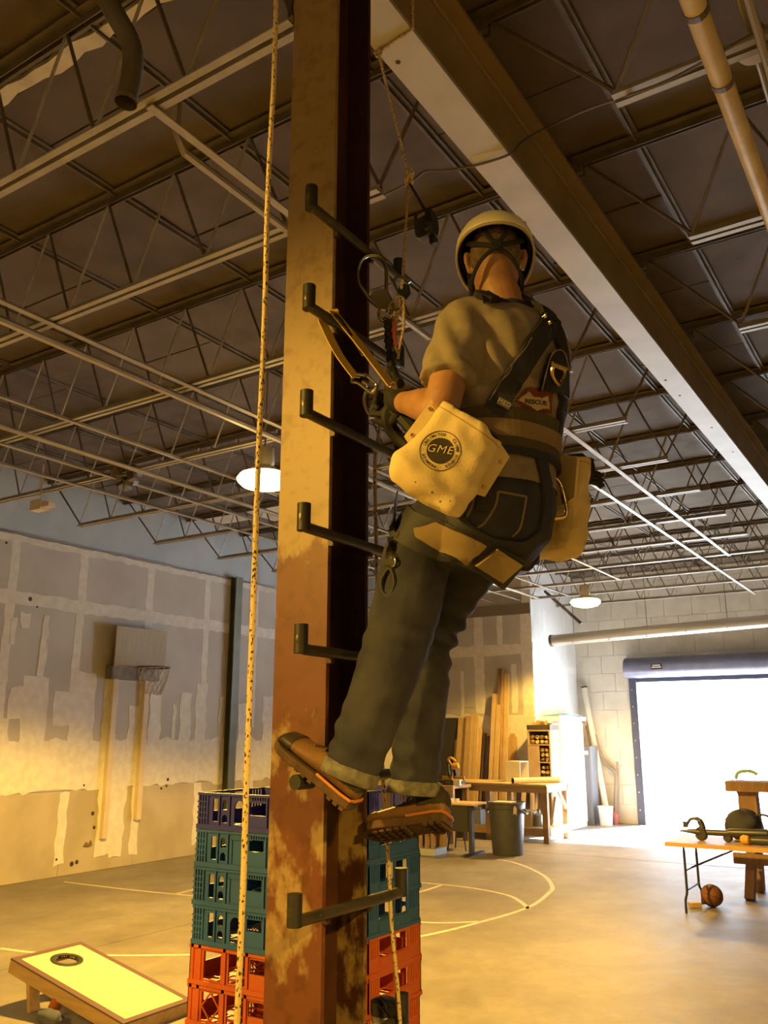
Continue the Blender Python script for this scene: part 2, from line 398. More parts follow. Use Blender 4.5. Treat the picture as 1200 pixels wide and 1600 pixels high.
# I-beam ------------------------------------------------------------------
BX0, BX1, BZ0, BZ1 = -1.75, -1.555, 4.80, 5.32
M_beam = mat('beam_paint', (.42, .40, .37), .5, metal=.05, col2=(.49, .47, .44), scale=2.5, bump=.04)
M_beam_s = mat('beam_side_paint', (.27, .19, .085), .45, metal=.05, col2=(.33, .235, .11), scale=3)
bm_ = thing('roof_beam', ((BX0 + BX1) / 2, 2.2, BZ0), 'long steel I-beam with pale underside running back from the column top', 'beam')
obj('bottom_flange', MB().bx(BX0, BX1, 2.02, BACK_Y, BZ0, BZ0 + .022), M_beam, bm_, label='pale painted bottom flange')
xm = (BX0 + BX1) / 2
obj('web', MB().bx(xm - .008, xm + .008, 2.02, BACK_Y, BZ0 + .022, BZ1 - .022), M_beam_s, bm_)
obj('top_flange', MB().bx(BX0, BX1, 2.02, BACK_Y, BZ1 - .022, BZ1), M_beam_s, bm_)
obj('fillet', MB().cyl((xm + .014, 2.02, BZ1 - .03), (xm + .014, BACK_Y, BZ1 - .03), .012, n=8), M_beam_s, bm_)
for k, (px, py) in enumerate([(622, 97), (868, 413), (1040, 594), (1062, 618), (1112, 668), (1145, 706)]):
    p = onz(px, py, BZ0)
    obj('bolt_hole', MB().cyl((p.x, p.y, BZ0 - .002), (p.x, p.y, BZ0 + .01), .012, n=8), M_hole, bm_)
obj('splice_strip', MB().add([onz(x, y, BZ0 - .0015) for x, y in ((735, 245), (788, 232), (796, 242), (745, 258))], [(0, 1, 2, 3)]), mat('beam_tape', (.6, .6, .6), .4), bm_)

# open-web joists -----------------------------------------------------------
ZB = 4.65
def joist(y, xa, xb, enda, endb, label, group):
    """bar joist along X from xa to xb; bottom chord stops enda / endb short of the ends"""
    t = thing('roof_joist', (xa, y, BZ1), label, 'joist', group)
    zt = ROOF - .035; g = .012
    for s in (-1, 1):
        obj('top_chord', MB().bx(xa, xb, y + s * g - (.05 if s < 0 else 0), y + s * g + (.05 if s > 0 else 0), ROOF - .012, ROOF - .004).bx(xa, xb, y + s * g - (.006 if s < 0 else 0), y + s * g + (.006 if s > 0 else 0), ROOF - .06, ROOF - .004), M_steel_d, t)
        obj('bottom_chord', MB().bx(xa + enda, xb - endb, y + s * g - (.036 if s < 0 else 0), y + s * g + (.036 if s > 0 else 0), ZB - .004, ZB + .004).bx(xa + enda, xb - endb, y + s * g - (.005 if s < 0 else 0), y + s * g + (.005 if s > 0 else 0), ZB, ZB + .045), M_steel, t)
    n_ = max(2, int(round((xb - xa - enda - endb) / .62))); st = (xb - xa - enda - endb) / n_
    x = xa + enda
    obj('web_bar', MB().cyl((xa + .12, y, zt), (x + .03, y, ZB + .02), .011, n=6), M_steel_d, t)
    obj('web_bar', MB().cyl((xb - .12, y, zt), (xb - endb - .03, y, ZB + .02), .011, n=6), M_steel_d, t)
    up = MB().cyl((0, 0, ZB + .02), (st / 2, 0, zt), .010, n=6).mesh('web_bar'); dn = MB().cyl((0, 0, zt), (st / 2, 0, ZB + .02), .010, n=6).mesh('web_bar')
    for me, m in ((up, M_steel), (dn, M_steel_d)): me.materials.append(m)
    for k in range(n_):
        for me, dx in ((up, 0), (dn, st / 2)):
            o = bpy.data.objects.new('web_bar', me); COL.objects.link(o); o.parent = t
            o.location = (x + k * st + dx - xa, 0, -BZ1)
    obj('seat', MB().bx(xb - .12 if xb < 0 else xa, xb if xb < 0 else xa + .12, y - .045, y - .012, BZ1 - .0, ROOF - .06).bx(xb - .12 if xb < 0 else xa, xb if xb < 0 else xa + .12, y + .012, y + .045, BZ1 - .0, ROOF - .06), M_steel_d, t)
    return t
ordw = ['first', 'second', 'third', 'fourth', 'fifth', 'sixth', 'seventh', 'eighth', 'ninth', 'tenth', 'eleventh', 'twelfth', 'thirteenth']
for k, y in enumerate(JY[2:]):
    w = ordw[k]
    lab = 'golden-lit steel roof joist level with the column, nearest joist left of the I-beam' if k == 0 else 'steel bar joist left of the I-beam, %s one back from the column' % w
    joist(y, WX, -1.65 if k else -1.76, .78, .52 if k else .1, lab, 'roof joists left of the I-beam')
for k, y in enumerate(JY[2:9]):
    joist(y + .0, -1.64, 4.4, .72, .1, 'steel bar joist right of the I-beam, %s one back from the column' % ordw[k], 'roof joists right of the I-beam')
joist(JY[1], WX, 4.4, .78, .7, 'steel bar joist overhead, nearest to the photographer', 'roof joists over the photographer')

# bridging bars, conduits and pipes under the roof ------------------------
def bridge(x, y0, y1, w, label, m=None, z=ZB - .02):
    return obj('bridging_bar', MB().bx(x - w / 2, x + w / 2, y0, y1, z - .004, z + .004).bx(x - w / 2, x - w / 2 + .006, y0, y1, z, z + .035), m or M_steel, None, label, 'bridging', 'joist bridging bars', base=(x, y0, z))
bridge(-2.68, 2.2, 3.35, .045, 'short bridging angle from the golden-lit joist to the next, upper left')
bridge(-4.88, .9, 15.6, .05, 'long bridging angle under the left joists, nearest the column')
bridge(-6.38, .9, 16.9, .04, 'long thin bridging angle under the left joists, middle one')
bridge(-7.48, .9, 16.9, .05, 'long bridging angle under the left joists, second from the left wall')
bridge(-8.07, .9, 16.9, .05, 'long bridging angle under the left joists, nearest the left wall')
bridge(-2.7, 6.0, 14.3, .05, 'bridging angle just left of the I-beam')
bridge(-3.1, 8.8, 18.6, .045, 'broad pale bridging strip left of the I-beam toward the roll-up door', mat('galvanised', (.55, .55, .54), .4, metal=.3), ZB - .035)
def pipe(name, pts, r, m, label, cat, n=8, group=None):
    return obj(name, MB().tube(pts, r, n), m, None, label, cat, group, smooth=True, base=pts[0])
M_cond = mat('conduit_grey', (.36, .32, .25), .45, metal=.4)
pipe('conduit', [(-2.79, 2.46, 5.0), (-2.79, 2.46, 4.72), (-2.79, 2.52, 4.64), (-2.79, 4.9, 4.62)], .022, M_cond, 'bent grey conduit pipe with an elbow end beside the climbing column', 'pipe')
pipe('conduit', [(-5.02, .9, 4.58), (-5.02, 11.0, 4.58)], .03, M_cond, 'straight sprinkler pipe slung under the left joists', 'pipe')
pipe('conduit', [(-6.9, 4.1, 5.0), (-6.9, 4.15, 4.62), (-6.9, 4.25, 4.58), (-6.9, 16.5, 4.58)], .025, M_cond, 'conduit with elbow running back under the far left joists', 'pipe')
M_gas = mat('yellow_gas_pipe', (.60, .47, .22), .4, col2=(.50, .38, .17), scale=9)
g = thing('gas_pipe', (-.46, 1.0, 4.5), 'yellow gas pipe with clamp bands at the upper right corner', 'pipe')
obj('pipe', MB().tube([(-.46, .6, 4.5), (-.46, 14, 4.5)], .043, 14), M_gas, g, smooth=True)
for y in (2.83, 3.26, 4.9): obj('clamp', MB().cyl((-.46, y, 4.5), (-.46, y + .03, 4.5), .047, n=14).bx(-.463, -.457, y + .005, y + .02, 4.5, ZB), M_steel_d, g)
pipe('conduit', [(-.30, .6, 4.62), (-.30, 14, 4.62)], .018, M_cond, 'thin conduit beside the yellow gas pipe', 'pipe')
dd = onz(1178, 80, 4.7)
t = thing('ceiling_disc', dd, 'round pale cover plate on a thin conduit at the upper right edge', 'junction box')
obj('plate', MB().lathe([(.001, -.022), (.06, -.02), (.068, -.008), (.068, .006), (.001, .008)], dd, 18), mat('cover_plate', (.5, .45, .38), .5), t, smooth=True)
obj('conduit_stub', MB().tube([dd + V(0, -.8, .03), dd + V(0, 2.4, .03)], .013, 8), M_cond, t, smooth=True)
# hanging hose, upper left
h0 = V(-2.18, 1.686, 4.065)
hp = cat_rom([h0, h0 + V(.005, .01, .12), h0 + V(-.005, .005, .25), h0 + V(-.075, -.05, .42), h0 + V(-.2, -.1, .7), h0 + V(-.28, -.14, 1.37)], 6)
t = thing('hanging_hose', h0, 'dark flexible hose hanging open-ended at the upper left', 'hose')
obj('hose', MB().tube(hp, .037, 14, cap=False).tube([p for p in hp], .032, 14, cap=False), mat('hose_rubber', (.10, .085, .06), .6), t, smooth=True)
obj('hose_collar', MB().tube([hp[0] - V(0, 0, .004), hp[1]], .0395, 14, cap=False), mat('hose_collar', (.16, .13, .09), .5), t, smooth=True)
# junk caught in the joists
for q, lab in (((195, 765), 'torn clump of dark insulation hanging in the joists above the hoop wall'), ((62, 790), 'small pale box fixed to a joist near the left wall')):
    p = ony(q[0], q[1], 6.05 + (.0 if 'clump' in lab else -.075)); mb = MB()
    if 'clump' in lab:
        r = random.Random(3)
        for k in range(9): mb.box(p + V(r.uniform(-.12, .12), r.uniform(-.08, .08), r.uniform(-.05, .25)), (r.uniform(.05, .16), r.uniform(.04, .1), r.uniform(.05, .2)), Matrix.Rotation(r.uniform(-1, 1), 3, 'Y') @ Matrix.Rotation(r.uniform(-1, 1), 3, 'Z'))
        obj('insulation_clump', mb, M_steel_d, None, lab, 'debris', base=p)
    else:
        mb.box(p, (.2, .12, .12)).box(p + V(.17, 0, -.02), (.12, .1, .05)).cyl(p + V(0, 0, .06), p + V(0, 0, .5), .012)
        obj('junction_box', mb, M_insul, None, lab, 'junction box', base=p)

# ================================================================== climbing column with rungs
CX0, CX1, CY0, CY1 = -1.75, -1.55, 2.08, 2.30
def column_mat(nm='peeling_column_paint', rust=(.14, .046, .017, 1), tan=(.31, .215, .098, 1), zr=(2.35, 2.85, -.085, .5)):
    m = bpy.data.materials.new(nm); m.use_nodes = True
    nt = m.node_tree; n = nt.nodes; L = nt.links; b = n['Principled BSDF']; b.inputs['Roughness'].default_value = .5
    tc = n.new('ShaderNodeTexCoord'); sp = n.new('ShaderNodeSeparateXYZ'); L.new(tc.outputs['Object'], sp.inputs[0])
    nz = n.new('ShaderNodeTexNoise'); nz.inputs['Scale'].default_value = 4.5; nz.inputs['Detail'].default_value = 9; nz.inputs['Roughness'].default_value = .62
    mp = n.new('ShaderNodeMapping'); mp.inputs['Scale'].default_value = (1.3, 1.3, .8); L.new(tc.outputs['Object'], mp.inputs[0]); L.new(mp.outputs[0], nz.inputs['Vector'])
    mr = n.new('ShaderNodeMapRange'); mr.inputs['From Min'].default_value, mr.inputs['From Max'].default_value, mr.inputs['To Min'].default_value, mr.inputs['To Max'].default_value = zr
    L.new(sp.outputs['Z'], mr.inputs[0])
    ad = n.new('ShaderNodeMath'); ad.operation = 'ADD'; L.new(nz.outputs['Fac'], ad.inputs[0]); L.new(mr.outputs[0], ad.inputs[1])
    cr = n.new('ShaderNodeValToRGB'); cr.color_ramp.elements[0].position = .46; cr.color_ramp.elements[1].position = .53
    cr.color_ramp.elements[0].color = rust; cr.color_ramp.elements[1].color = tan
    L.new(ad.outputs[0], cr.inputs[0])
    n2 = n.new('ShaderNodeTexNoise'); n2.inputs['Scale'].default_value = 22; n2.inputs['Detail'].default_value = 6; L.new(tc.outputs['Object'], n2.inputs['Vector'])
    c2 = n.new('ShaderNodeValToRGB'); c2.color_ramp.elements[0].position = .3; c2.color_ramp.elements[1].position = .5; c2.color_ramp.elements[0].color = (.72, .66, .6, 1); c2.color_ramp.elements[1].color = (1, 1, 1, 1)
    L.new(n2.outputs['Fac'], c2.inputs[0])
    mx = n.new('ShaderNodeMix'); mx.data_type = 'RGBA'; mx.blend_type = 'MULTIPLY'; mx.inputs[0].default_value = 1
    L.new(cr.outputs[0], mx.inputs[6]); L.new(c2.outputs[0], mx.inputs[7]); L.new(mx.outputs[2], b.inputs['Base Color'])
    bp = n.new('ShaderNodeBump'); bp.inputs['Strength'].default_value = .35; bp.inputs['Distance'].default_value = .004; L.new(ad.outputs[0], bp.inputs['Height']); L.new(bp.outputs[0], b.inputs['Normal'])
    return m
M_col = column_mat(); M_col2 = column_mat('column_inner_shaded', (.05, .018, .008, 1), (.26, .175, .07, 1), (1.6, 2.6, .02, -.4))  # inner flange darkens upward: dark primer plus painted-in shade above the lamp cutoff
M_primer = mat('dark_red_primer', (.045, .016, .008), .5, col2=(.075, .03, .014), scale=5)
M_rung = mat('rung_rod', (.055, .047, .03), .36, metal=.4, col2=(.09, .075, .045), scale=14)
M_rub = mat('rung_sleeve', (.02, .019, .015), .55)
cb = (-1.65, 2.19, 0)
colm = thing('climbing_column', cb, 'steel H-column of peeling rust-red and tan paint with climbing rungs', 'column')
cxm = -1.65
obj('flange', MB().bx(CX0, CX1, CY0, CY0 + .016, 0, BZ0), M_col, colm)
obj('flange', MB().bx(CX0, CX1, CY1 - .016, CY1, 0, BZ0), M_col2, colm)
obj('web', MB().bx(cxm - .006, cxm + .006, CY0 + .016, CY1 - .016, 0, BZ0), M_primer, colm)
obj('base_plate', MB().bx(cxm - .18, cxm + .18, 2.0, 2.38, 0, .02), M_primer, colm)
obj('cap_plate', MB().bx(cxm - .13, cxm + .13, 2.03, 2.35, BZ0 - .02, BZ0), M_primer, colm)
RZ = [1.774 + .3555 * k for k in range(-4, 6)]
RX = -1.532
for z in RZ:
    up6 = .0 if abs(z - 1.774) < .01 else 1
    rg = obj('rung', MB().tube(cat_rom([(RX, 1.935 - .004 * (1 - up6), z + .055 * up6), (RX, 1.93 + .003 * (1 - up6), z + .02 * up6), (RX, 1.945, z + .003 * up6), (RX, 2.0, z), (RX, 2.4, z), (RX, 2.46, z + .003), (RX, 2.472, z + .02), (RX, 2.468, z + .055)], 5), .0165, 12), M_rung, colm, smooth=True)
    for yy in (1.935, 2.468):
        hid = yy < 2 and abs(z - 1.774) < .01          # this end lies under the climber's left boot
        mb = MB().tube([(RX, yy, z - .012), (RX, yy - .0, z + .07)], .0205, 12) if not hid else MB().tube([(RX, yy - .012, z - .004), (RX, yy + .06, z - .004)], .0205, 12)
        obj('rubber_sleeve', mb, M_rub, rg, smooth=True)
    obj('weld_lug', MB().bx(CX1 - .001, RX, CY0, CY0 + .016, z - .03, z).bx(CX1 - .001, RX, CY1 - .016, CY1, z - .03, z), M_primer, rg)

# ropes ------------------------------------------------------------------
M_rope = bpy.data.materials.new('flecked_rope'); M_rope.use_nodes = True
nt = M_rope.node_tree; n = nt.nodes; L = nt.links; b = n['Principled BSDF']; b.inputs['Roughness'].default_value = .8
tc = n.new('ShaderNodeTexCoord'); mp = n.new('ShaderNodeMapping'); mp.inputs['Scale'].default_value = (1, 1, .55); L.new(tc.outputs['Object'], mp.inputs[0])
vz = n.new('ShaderNodeTexVoronoi'); vz.inputs['Scale'].default_value = 330; L.new(mp.outputs[0], vz.inputs['Vector'])
cr = n.new('ShaderNodeValToRGB'); cr.color_ramp.interpolation = 'CONSTANT'; cr.color_ramp.elements[0].color = (.62, .48, .24, 1); cr.color_ramp.elements[1].position = .86; cr.color_ramp.elements[1].color = (.05, .035, .02, 1)
sx = n.new('ShaderNodeSeparateColor'); L.new(vz.outputs['Color'], sx.inputs[0]); L.new(sx.outputs[0], cr.inputs[0]); L.new(cr.outputs[0], b.inputs['Base Color'])
bp = n.new('ShaderNodeBump'); bp.inputs['Strength'].default_value = .6; bp.inputs['Distance'].default_value = .002; L.new(vz.outputs['Distance'], bp.inputs['Height']); L.new(bp.outputs[0], b.inputs['Normal'])
M_bolt = mat('eye_bolt', (.4, .38, .34), .4, metal=.7)
ra = (-1.208, 1.362)
t = thing('safety_rope', (ra[0], ra[1], 0), 'flecked yellow rope hanging straight down left of the column', 'rope')
rp = [V(ra[0] + .0018 * math.sin(k * 1.7), ra[1] + .0018 * math.cos(k * 1.3), .02 + k * .18) for k in range(31)]
rp[-1].z = 5.40
obj('rope', MB().tube(rp, .0062, 10), M_rope, t, smooth=True)
obj('eye_bolt', MB().torus((ra[0], ra[1], 5.41), .022, .005, (1, 0, 0)).cyl((ra[0], ra[1], 5.43), (ra[0], ra[1], 5.46), .006), M_bolt, t, smooth=True)
kn = ony(640, 278, 2.62)
bt = onz(598, 80, BZ0 - .01)
t = thing('anchor_rope', (bt.x, bt.y, kn.z), 'pale rope choked round the I-beam and tied in a knot above the climber', 'rope')
yb = bt.y
loop = cat_rom([V(BX0 - .012, yb + .01, BZ1 + .012), V(BX0 - .012, yb + .005, BZ0 - .012), V(BX1 + .012, yb - .03, BZ0 - .012), V(BX1 + .012, yb - .02, BZ1 + .012)], 4)
obj('beam_wrap', MB().tube([V(BX0 - .008, yb, BZ1 + .008), V(BX0 - .008, yb, BZ0 - .002), V(BX0 + .0, yb, BZ0 - .008), V(BX1, yb - .03, BZ0 - .008), V(BX1 + .008, yb - .03, BZ0 - .002), V(BX1 + .008, yb - .03, BZ1 + .006), V(BX1, yb - .03, BZ1 + .008), V(BX0, yb, BZ1 + .008)], .007, 8, closed=False), M_rope, t, smooth=True)
obj('rope_knuckle', MB().torus((BX0 + .01, yb, BZ0 - .016), .012, .006, (0, 1, 0), 12, 6).torus((BX0 + .02, yb - .005, BZ0 - .015), .011, .006, (1, .4, 0), 12, 6), M_rope, t, smooth=True)
a = V(BX0 + .012, yb, BZ0 - .02)
obj('rope', MB().tube([a, a.lerp(kn, .33), a.lerp(kn, .66), kn], .0062, 8), M_rope, t, smooth=True)
kmb = MB()
for k, (R, ax, dz, dx) in enumerate([(.017, (1, .2, .6), .018, 0), (.018, (.8, .5, -.6), .005, .002), (.016, (.2, 1, .5), -.012, -.003), (.015, (1, -.4, .1), .028, .001), (.013, (.5, .9, -.4), -.026, .003)]):
    kmb.torus(kn + V(dx, 0, dz), R, .0068, ax, 16, 7)
obj('knot', kmb, M_rope, t, label='bulky figure-eight knot', smooth=True)
tail = [kn + V(.006, 0, -.03), kn + V(.008, -.02, -.07), kn + V(.012, -.03, -.11)]
obj('tail_loop', MB().tube(cat_rom(tail, 4), .0062, 8), M_rope, t, smooth=True)
# working rope from the knot to the climber's hand ascender and on down to the floor
wr_top = kn + V(-.006, 0, -.03)
car = atf(629, 440, 2.72)
low = [ony(590, 690, 2.36), ony(586, 760, 2.36), ony(597, 1180, 2.40), ony(607, 1345, 2.40), ony(612, 1450, 2.40), ony(625, 1600, 2.40)]
t = thing('working_rope', (low[-1].x, low[-1].y, 0), 'flecked rope from the knot down past the boots beside the column', 'rope')
obj('rope', MB().tube(cat_rom([wr_top, wr_top.lerp(car, .5), car], 6), .0058, 8), M_rope, t, smooth=True)
obj('rope_tail', MB().tube(cat_rom([car, car.lerp(low[0], .5)] + low + [V(low[-1].x + .03, low[-1].y, .4), V(low[-1].x + .05, low[-1].y, .012)], 5), .0062, 8), M_rope, t, smooth=True)
# cable draped under the beam
cpts = [onz(600, 305, 4.9), ony(640, 285, 3.35), ony(665, 268, 3.45), ony(700, 266, 3.5), onz(745, 258, BZ0 - .01), onz(797, 241, BZ0 - .008), onx(812, 225, BX1 + .012), onx(830, 212, BX1 + .015), onz(858, 198, 5.15), onz(920, 170, 4.85), onz(985, 148, ZB - .012), onz(1060, 118, ZB - .015), onz(1200, 40, ZB - .01)]
obj('beam_cable', MB().tube(cat_rom(cpts, 5), .007, 7), mat('cable_jacket', (.13, .10, .06), .6), None, 'thin brown cable draped under the I-beam and off to the right', 'cable', smooth=True, base=cpts[4])

# ================================================================== crates
M_teal = mat('teal_plastic', (.035, .112, .33), .5, col2=(.042, .13, .37), scale=5)
M_blue = mat('navy_plastic', (.038, .042, .31), .5, col2=(.046, .05, .35), scale=5)
M_orange = mat('orange_plastic', (.52, .10, .02), .5, col2=(.58, .13, .03), scale=5)
CW, CD, CH = .515, .3725, .1297
def arch(mb, fn, h, t):
    u0, u1, v0, v1 = h; um = (u0 + u1) / 2; r = (u1 - u0) / 2; c = v1 - r
    for s in (-1, 1):
        prev = None
        for k in range(4):
            a0, a1 = PI / 2 * k / 4, PI / 2 * (k + 1) / 4
            p0 = (um + s * r * math.cos(a0), c + r * math.sin(a0)); p1 = (um + s * r * math.cos(a1), c + r * math.sin(a1))
            q0 = (um + s * r, v1); q1 = (um + s * r, v1)
            mb.prism([fn(p0[0], p0[1], 0), fn(p1[0], p1[1], 0), fn(um + s * r, v1, 0)], Vector(fn(0, 0, t)) - Vector(fn(0, 0, 0)))
def crate_mesh(kind):
    mb = MB(); w, d, h = CW, CD, CH - .002
    for sgn in (0, 1):                     # long faces
        y = 0 if sgn == 0 else d
        fn = (lambda u, v, q: (u * w, q, v * h)) if sgn == 0 else (lambda u, v, q: (u * w, d - q, v * h))
        if kind.startswith('arch'):
            hs = [(.145, .195, .22, .84), (.235, .285, .55, .82), (.235, .285, .2, .42), (.5, .63, .52, .82), (.68, .77, .18, .8), (.84, .89, .55, .82), (.84, .89, .2, .42), (.93, .965, .22, .84)]
            if kind != 'arch_closed': hs.append((.35, .445, .17, .82))
            if kind == 'arch_long': hs = [h_ if h_[:2] != (.5, .63) else (.49, .66, .45, .78) for h_ in hs]
            mb.panel(fn, 0, 1, 0, 1, hs, .006)
            for h_ in hs:
                if h_[0] in (.235, .35, .68, .84): arch_h = h_; arch_uv(mb, fn, arch_h, w, h)
            for u in (.02, .045, .07, .1, .215, .31, .475, .655, .81, .905, .985): mb.panel(lambda a, c, q, f=fn: f(a, c, -q), u - .006, u + .006, .03, .97, [], .006)
            mb.panel(lambda a, c, q, f=fn: f(a, c, -q), 0, 1, .0, .13, [], .007); mb.panel(lambda a, c, q, f=fn: f(a, c, -q), 0, 1, .93, 1, [], .005)
            for v in (.3, .45, .6, .75): mb.panel(lambda a, c, q, f=fn: f(a, c, -q), .0, .1, v - .02, v + .02, [], .005)
            if kind == 'arch_closed':
                mb.panel(lambda a, c, q, f=fn: f(a, c, -q), .335, .35, .17, .8, [], .004); mb.panel(lambda a, c, q, f=fn: f(a, c, -q), .445, .46, .17, .8, [], .004); mb.panel(lambda a, c, q, f=fn: f(a, c, -q), .335, .46, .78, .83, [], .004)
            for k in range(6): mb.panel(lambda a, c, q, f=fn: f(a, c, -q), .515 + k * .022, .525 + k * .022, .86, .92, [], .006)
        else:
            hs = [(.13, .29, .16, .86), (.36, .51, .16, .9), (.55, .82, .5, .86), (.87, .96, .2, .86)]
            mb.panel(fn, 0, 1, 0, 1, hs, .006)
            for u in (.03, .1, .33, .53, .845, .98): mb.panel(lambda a, c, q, f=fn: f(a, c, -q), u - .012, u + .012, .0, 1, [], .006)
            mb.panel(lambda a, c, q, f=fn: f(a, c, -q), 0, 1, .0, .12, [], .008); mb.panel(lambda a, c, q, f=fn: f(a, c, -q), 0, 1, .92, 1, [], .006)
            if kind == 'open_diamond':
                for a, c in (((.13, .5), (.21, .86)), ((.21, .86), (.29, .5)), ((.29, .5), (.21, .16)), ((.21, .16), (.13, .5))):
                    mb.bar(fn(a[0], a[1], .003), fn(c[0], c[1], .003), .005, .005)
    for sgn in (0, 1):                     # short faces: slats at the corners, swept bands between
        fn = (lambda u, v, q: (q, u * d, v * h)) if sgn == 0 else (lambda u, v, q: (w - q, u * d, v * h))
        hs = [(.20, .47, .44, .93), (.51, .74, .44, .93)]
        for k in range(4): hs += [(.04 + k * .038, .064 + k * .038, .46, .95), (.79 + k * .045, .817 + k * .045, .46, .95)]
        mb.panel(fn, 0, 1, 0, 1, hs, .006)
        mb.panel(lambda a, c, q, f=fn: f(a, c, -q), .2, .78, .06, .40, [], .004); mb.panel(lambda a, c, q, f=fn: f(a, c, -q), 0, 1, .0, .1, [], .006)
    for k in range(7): mb.bx(.004, w - .004, .02 + k * (d - .05) / 6, .03 + k * (d - .05) / 6, .004, .01)
    for k in range(8): mb.bx(.02 + k * (w - .05) / 7, .03 + k * (w - .05) / 7, .004, d - .004, .004, .009)
    return mb.mesh('crate')
def arch_uv(mb, fn, h_, w, h):
    u0, u1, v0, v1 = h_; um = (u0 + u1) / 2; r = (u1 - u0) / 2 * w; c = v1 - r / h
    off = Vector(fn(0, 0, .006)) - Vector(fn(0, 0, 0))
    for s in (-1, 1):
        for k in range(4):
            a0, a1 = PI / 2 * k / 4, PI / 2 * (k + 1) / 4
            mb.prism([fn(um + s * r * math.cos(a0) / w, c + r * math.sin(a0) / h, 0), fn(um + s * r * math.cos(a1) / w, c + r * math.sin(a1) / h, 0), fn(um + s * r / w, v1, 0)], off)
CM = {k: crate_mesh(k) for k in ('arch', 'arch_closed', 'arch_long', 'open', 'open_diamond')}
CXL, CYF = -2.43, 2.475
lvl = ['bottom', 'second', 'third', 'fourth', 'fifth', 'sixth', 'seventh', 'eighth', 'ninth', 'tenth', 'eleventh', 'twelfth', 'top']
for rrow in range(13):
    z = rrow * CH
    for dpt in (0, 1):
        if rrow == 12: kd, m, cn = 'arch_long', M_blue, 'navy blue'
        elif rrow >= 9: kd, m, cn = ('arch_closed' if rrow > 9 else 'arch'), M_teal, 'teal'
        else: kd, m, cn = ('open_diamond' if rrow == 7 else 'open'), M_orange, 'orange'
        if rrow == 12 and dpt == 1: kd = 'arch'
        me = CM[kd].copy(); me.materials.append(m)
        o = bpy.data.objects.new('bottle_crate', me); COL.objects.link(o)
        o.location = (CXL + random.uniform(-.004, .004), CYF + dpt * (CD + .004), z)
        if rrow < 6: lab, grp = 'orange plastic bottle crate in the hidden lower courses of the stack behind the column', 'lower orange crates behind the column'
        else:
            pos = 'front' if dpt == 0 else 'rear'
            which = {12: 'on top of the stack', 11: 'just under the navy crate', 10: 'middle of the three teal ones', 9: 'lowest of the three teal ones', 8: 'uppermost of the orange ones', 7: 'second orange one down', 6: 'third orange one down'}[rrow]
            lab, grp = '%s plastic crate, %s, in the %s pile behind the column' % (cn, which, pos), 'crates stacked behind the column'
        props(o, lab, 'crate', grp)
# white drinking bottle hung on the lowest rung in view
bz = RZ[3] - .3555
bp_ = ony(601, 1557, 2.53)
t = thing('drink_bottle', bp_ - V(0, 0, .28), 'white drinking bottle with black lid hung on the rung at the bottom edge', 'bottle')
obj('bottle_body', MB().lathe([(.03, -.28), (.040, -.275), (.043, -.25), (.043, -.06), (.041, -.045)], bp_, 20), mat('white_bottle', (.62, .58, .48), .35), t, smooth=True)
obj('lid', MB().lathe([(.044, -.05), (.045, -.04), (.045, -.012), (.03, -.005)], bp_, 20), mat('black_lid', (.02, .02, .02), .35), t, smooth=True)
obj('steel_band', MB().lathe([(.0435, -.066), (.0445, -.064), (.0445, -.05), (.0435, -.048)], bp_, 20), M_bolt, t, smooth=True)
obj('hang_loop', MB().tube(cat_rom([bp_ + V(0, -.01, -.01), bp_ + V(.02, -.05, .01), V(RX + .02, 2.45, bz + .01), V(RX, 2.445, bz - .021), V(RX - .021, 2.445, bz), bp_ + V(.0, -.04, -.012)], 5), .0035, 6), mat('black_cord', (.02, .02, .02), .6), t)

